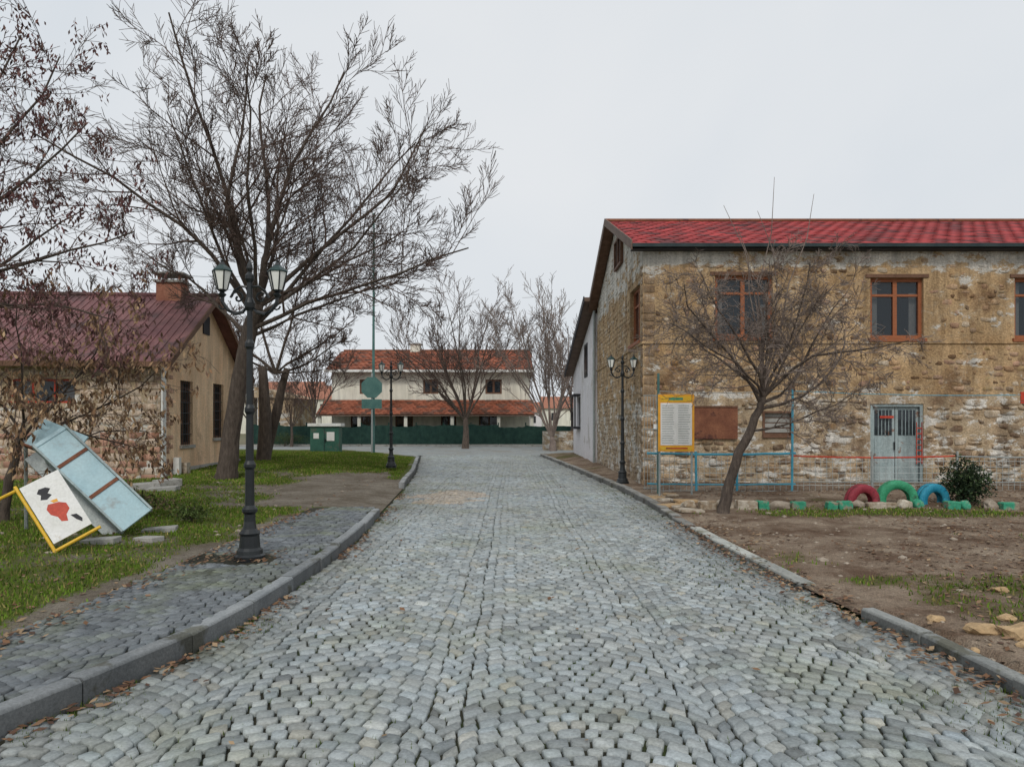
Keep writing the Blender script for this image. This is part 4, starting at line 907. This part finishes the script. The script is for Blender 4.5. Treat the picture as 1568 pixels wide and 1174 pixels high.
def shrub(name,c,s,n,cols,stems=12,rag=.55):
    e=MB(); 
    for _ in range(stems):
        a=R.random()*6.28; q=R.random()*.7; e.tube([V(c),V((c[0]+math.cos(a)*s[0]*q,c[1]+math.sin(a)*s[1]*q,c[2]+s[2]*R.uniform(.9,1.7)))],[.012,.005],4,'bark')
    o=e.obj(name); P=[];C=[]
    for _ in range(n):
        d=V((R.gauss(0,1),R.gauss(0,1),R.gauss(0,1))).normalized(); rr=R.random()**.4*(.8+rag*noise.noise(d*2.6)+.15*R.random()); p=V((c[0]+d.x*s[0]*rr,c[1]+d.y*s[1]*rr,c[2]+s[2]*(1+d.z*rr)))
        u=V((R.gauss(0,1),R.gauss(0,1),R.gauss(0,1)+.5)).normalized()*R.uniform(.02,.045); w=u.cross(V((R.gauss(0,1),R.gauss(0,1),R.gauss(0,1)))).normalized()*.014
        P+=[tuple(p-u),tuple(p-w),tuple(p+u),tuple(p+w)]; k=R.choice(cols); b=R.uniform(.6,1.4); C+=[(k[0]*b,k[1]*b,k[2]*b)]*4
    l=fastmesh('foliage',np.array(P),np.arange(len(P)),np.arange(0,len(P),4),np.array(C),'leaf',None,False); l.parent=o
shrub('evergreen_shrub',(8.62,13.5,.04),(.46,.38,.46),4200,[(.03,.055,.025),(.05,.08,.03),(.02,.035,.02)],rag=.7)
shrub('weeds',(-6.2,11.4,.15),(.9,.6,.22),1500,[(.07,.1,.03),(.16,.12,.07)],26,.9)
shrub('weeds.001',(-4.95,11.0,.12),(.35,.3,.14),500,[(.07,.11,.03),(.10,.14,.04)],12,.9)
shrub('hedge',(-16.2,50.6,.0),(2.0,.6,.55),3500,[(.05,.08,.03),(.07,.1,.04)])
shrub('hedge.001',(4.3,38.8,.0),(1.2,.6,.5),2200,[(.10,.09,.06),(.13,.11,.08),(.07,.08,.04)])
# ---------------------------------------------------------------- world & light
w=bpy.data.worlds.new('World'); scene.world=w; w.use_nodes=True; nt=w.node_tree; bg=nt.nodes['Background']
sky=N(nt,'ShaderNodeTexSky',sky_type='NISHITA'); sky.sun_disc=False; EL=math.radians(45); AZ=math.radians(182)
sky.sun_elevation=EL; sky.sun_rotation=AZ; sky.dust_density=6
tc=N(nt,'ShaderNodeTexCoord'); n1=noise_n(nt,tc.outputs['Generated'],1.6,4,.5,.4)
cl=ramp(nt,n1.outputs[0],[(.3,(.78,.84,.90)),(.7,(.92,.945,.97))])
sc=N(nt,'ShaderNodeVectorMath',operation='SCALE'); sc.inputs['Scale'].default_value=8.9; nt.links.new(cl.outputs[0],sc.inputs[0])
m=N(nt,'ShaderNodeMix',data_type='RGBA'); m.inputs[0].default_value=.93; nt.links.new(sky.outputs[0],m.inputs[6]); nt.links.new(sc.outputs[0],m.inputs[7])
nt.links.new(m.outputs[2],bg.inputs[0]); bg.inputs[1].default_value=.1
sd=bpy.data.lights.new('sun','SUN'); sd.energy=1.3; sd.angle=math.radians(12); sd.color=(1,.955,.89); so=bpy.data.objects.new('sun',sd); scene.collection.objects.link(so)
dirv=V((math.sin(AZ)*math.cos(EL),math.cos(AZ)*math.cos(EL),math.sin(EL))); so.rotation_euler=dirv.to_track_quat('Z','Y').to_euler(); so.location=dirv*60
# ---------------------------------------------------------------- camera
cd=bpy.data.cameras.new('camera'); cam=bpy.data.objects.new('camera',cd); scene.collection.objects.link(cam); scene.camera=cam
cam.location=(0,0,1.64); cam.rotation_euler=(math.radians(90),0,0); cd.lens=25; cd.sensor_width=36; cd.shift_y=.0389; cd.clip_end=5000
scene.view_settings.view_transform='Standard'; scene.view_settings.look='None'; scene.view_settings.exposure=0
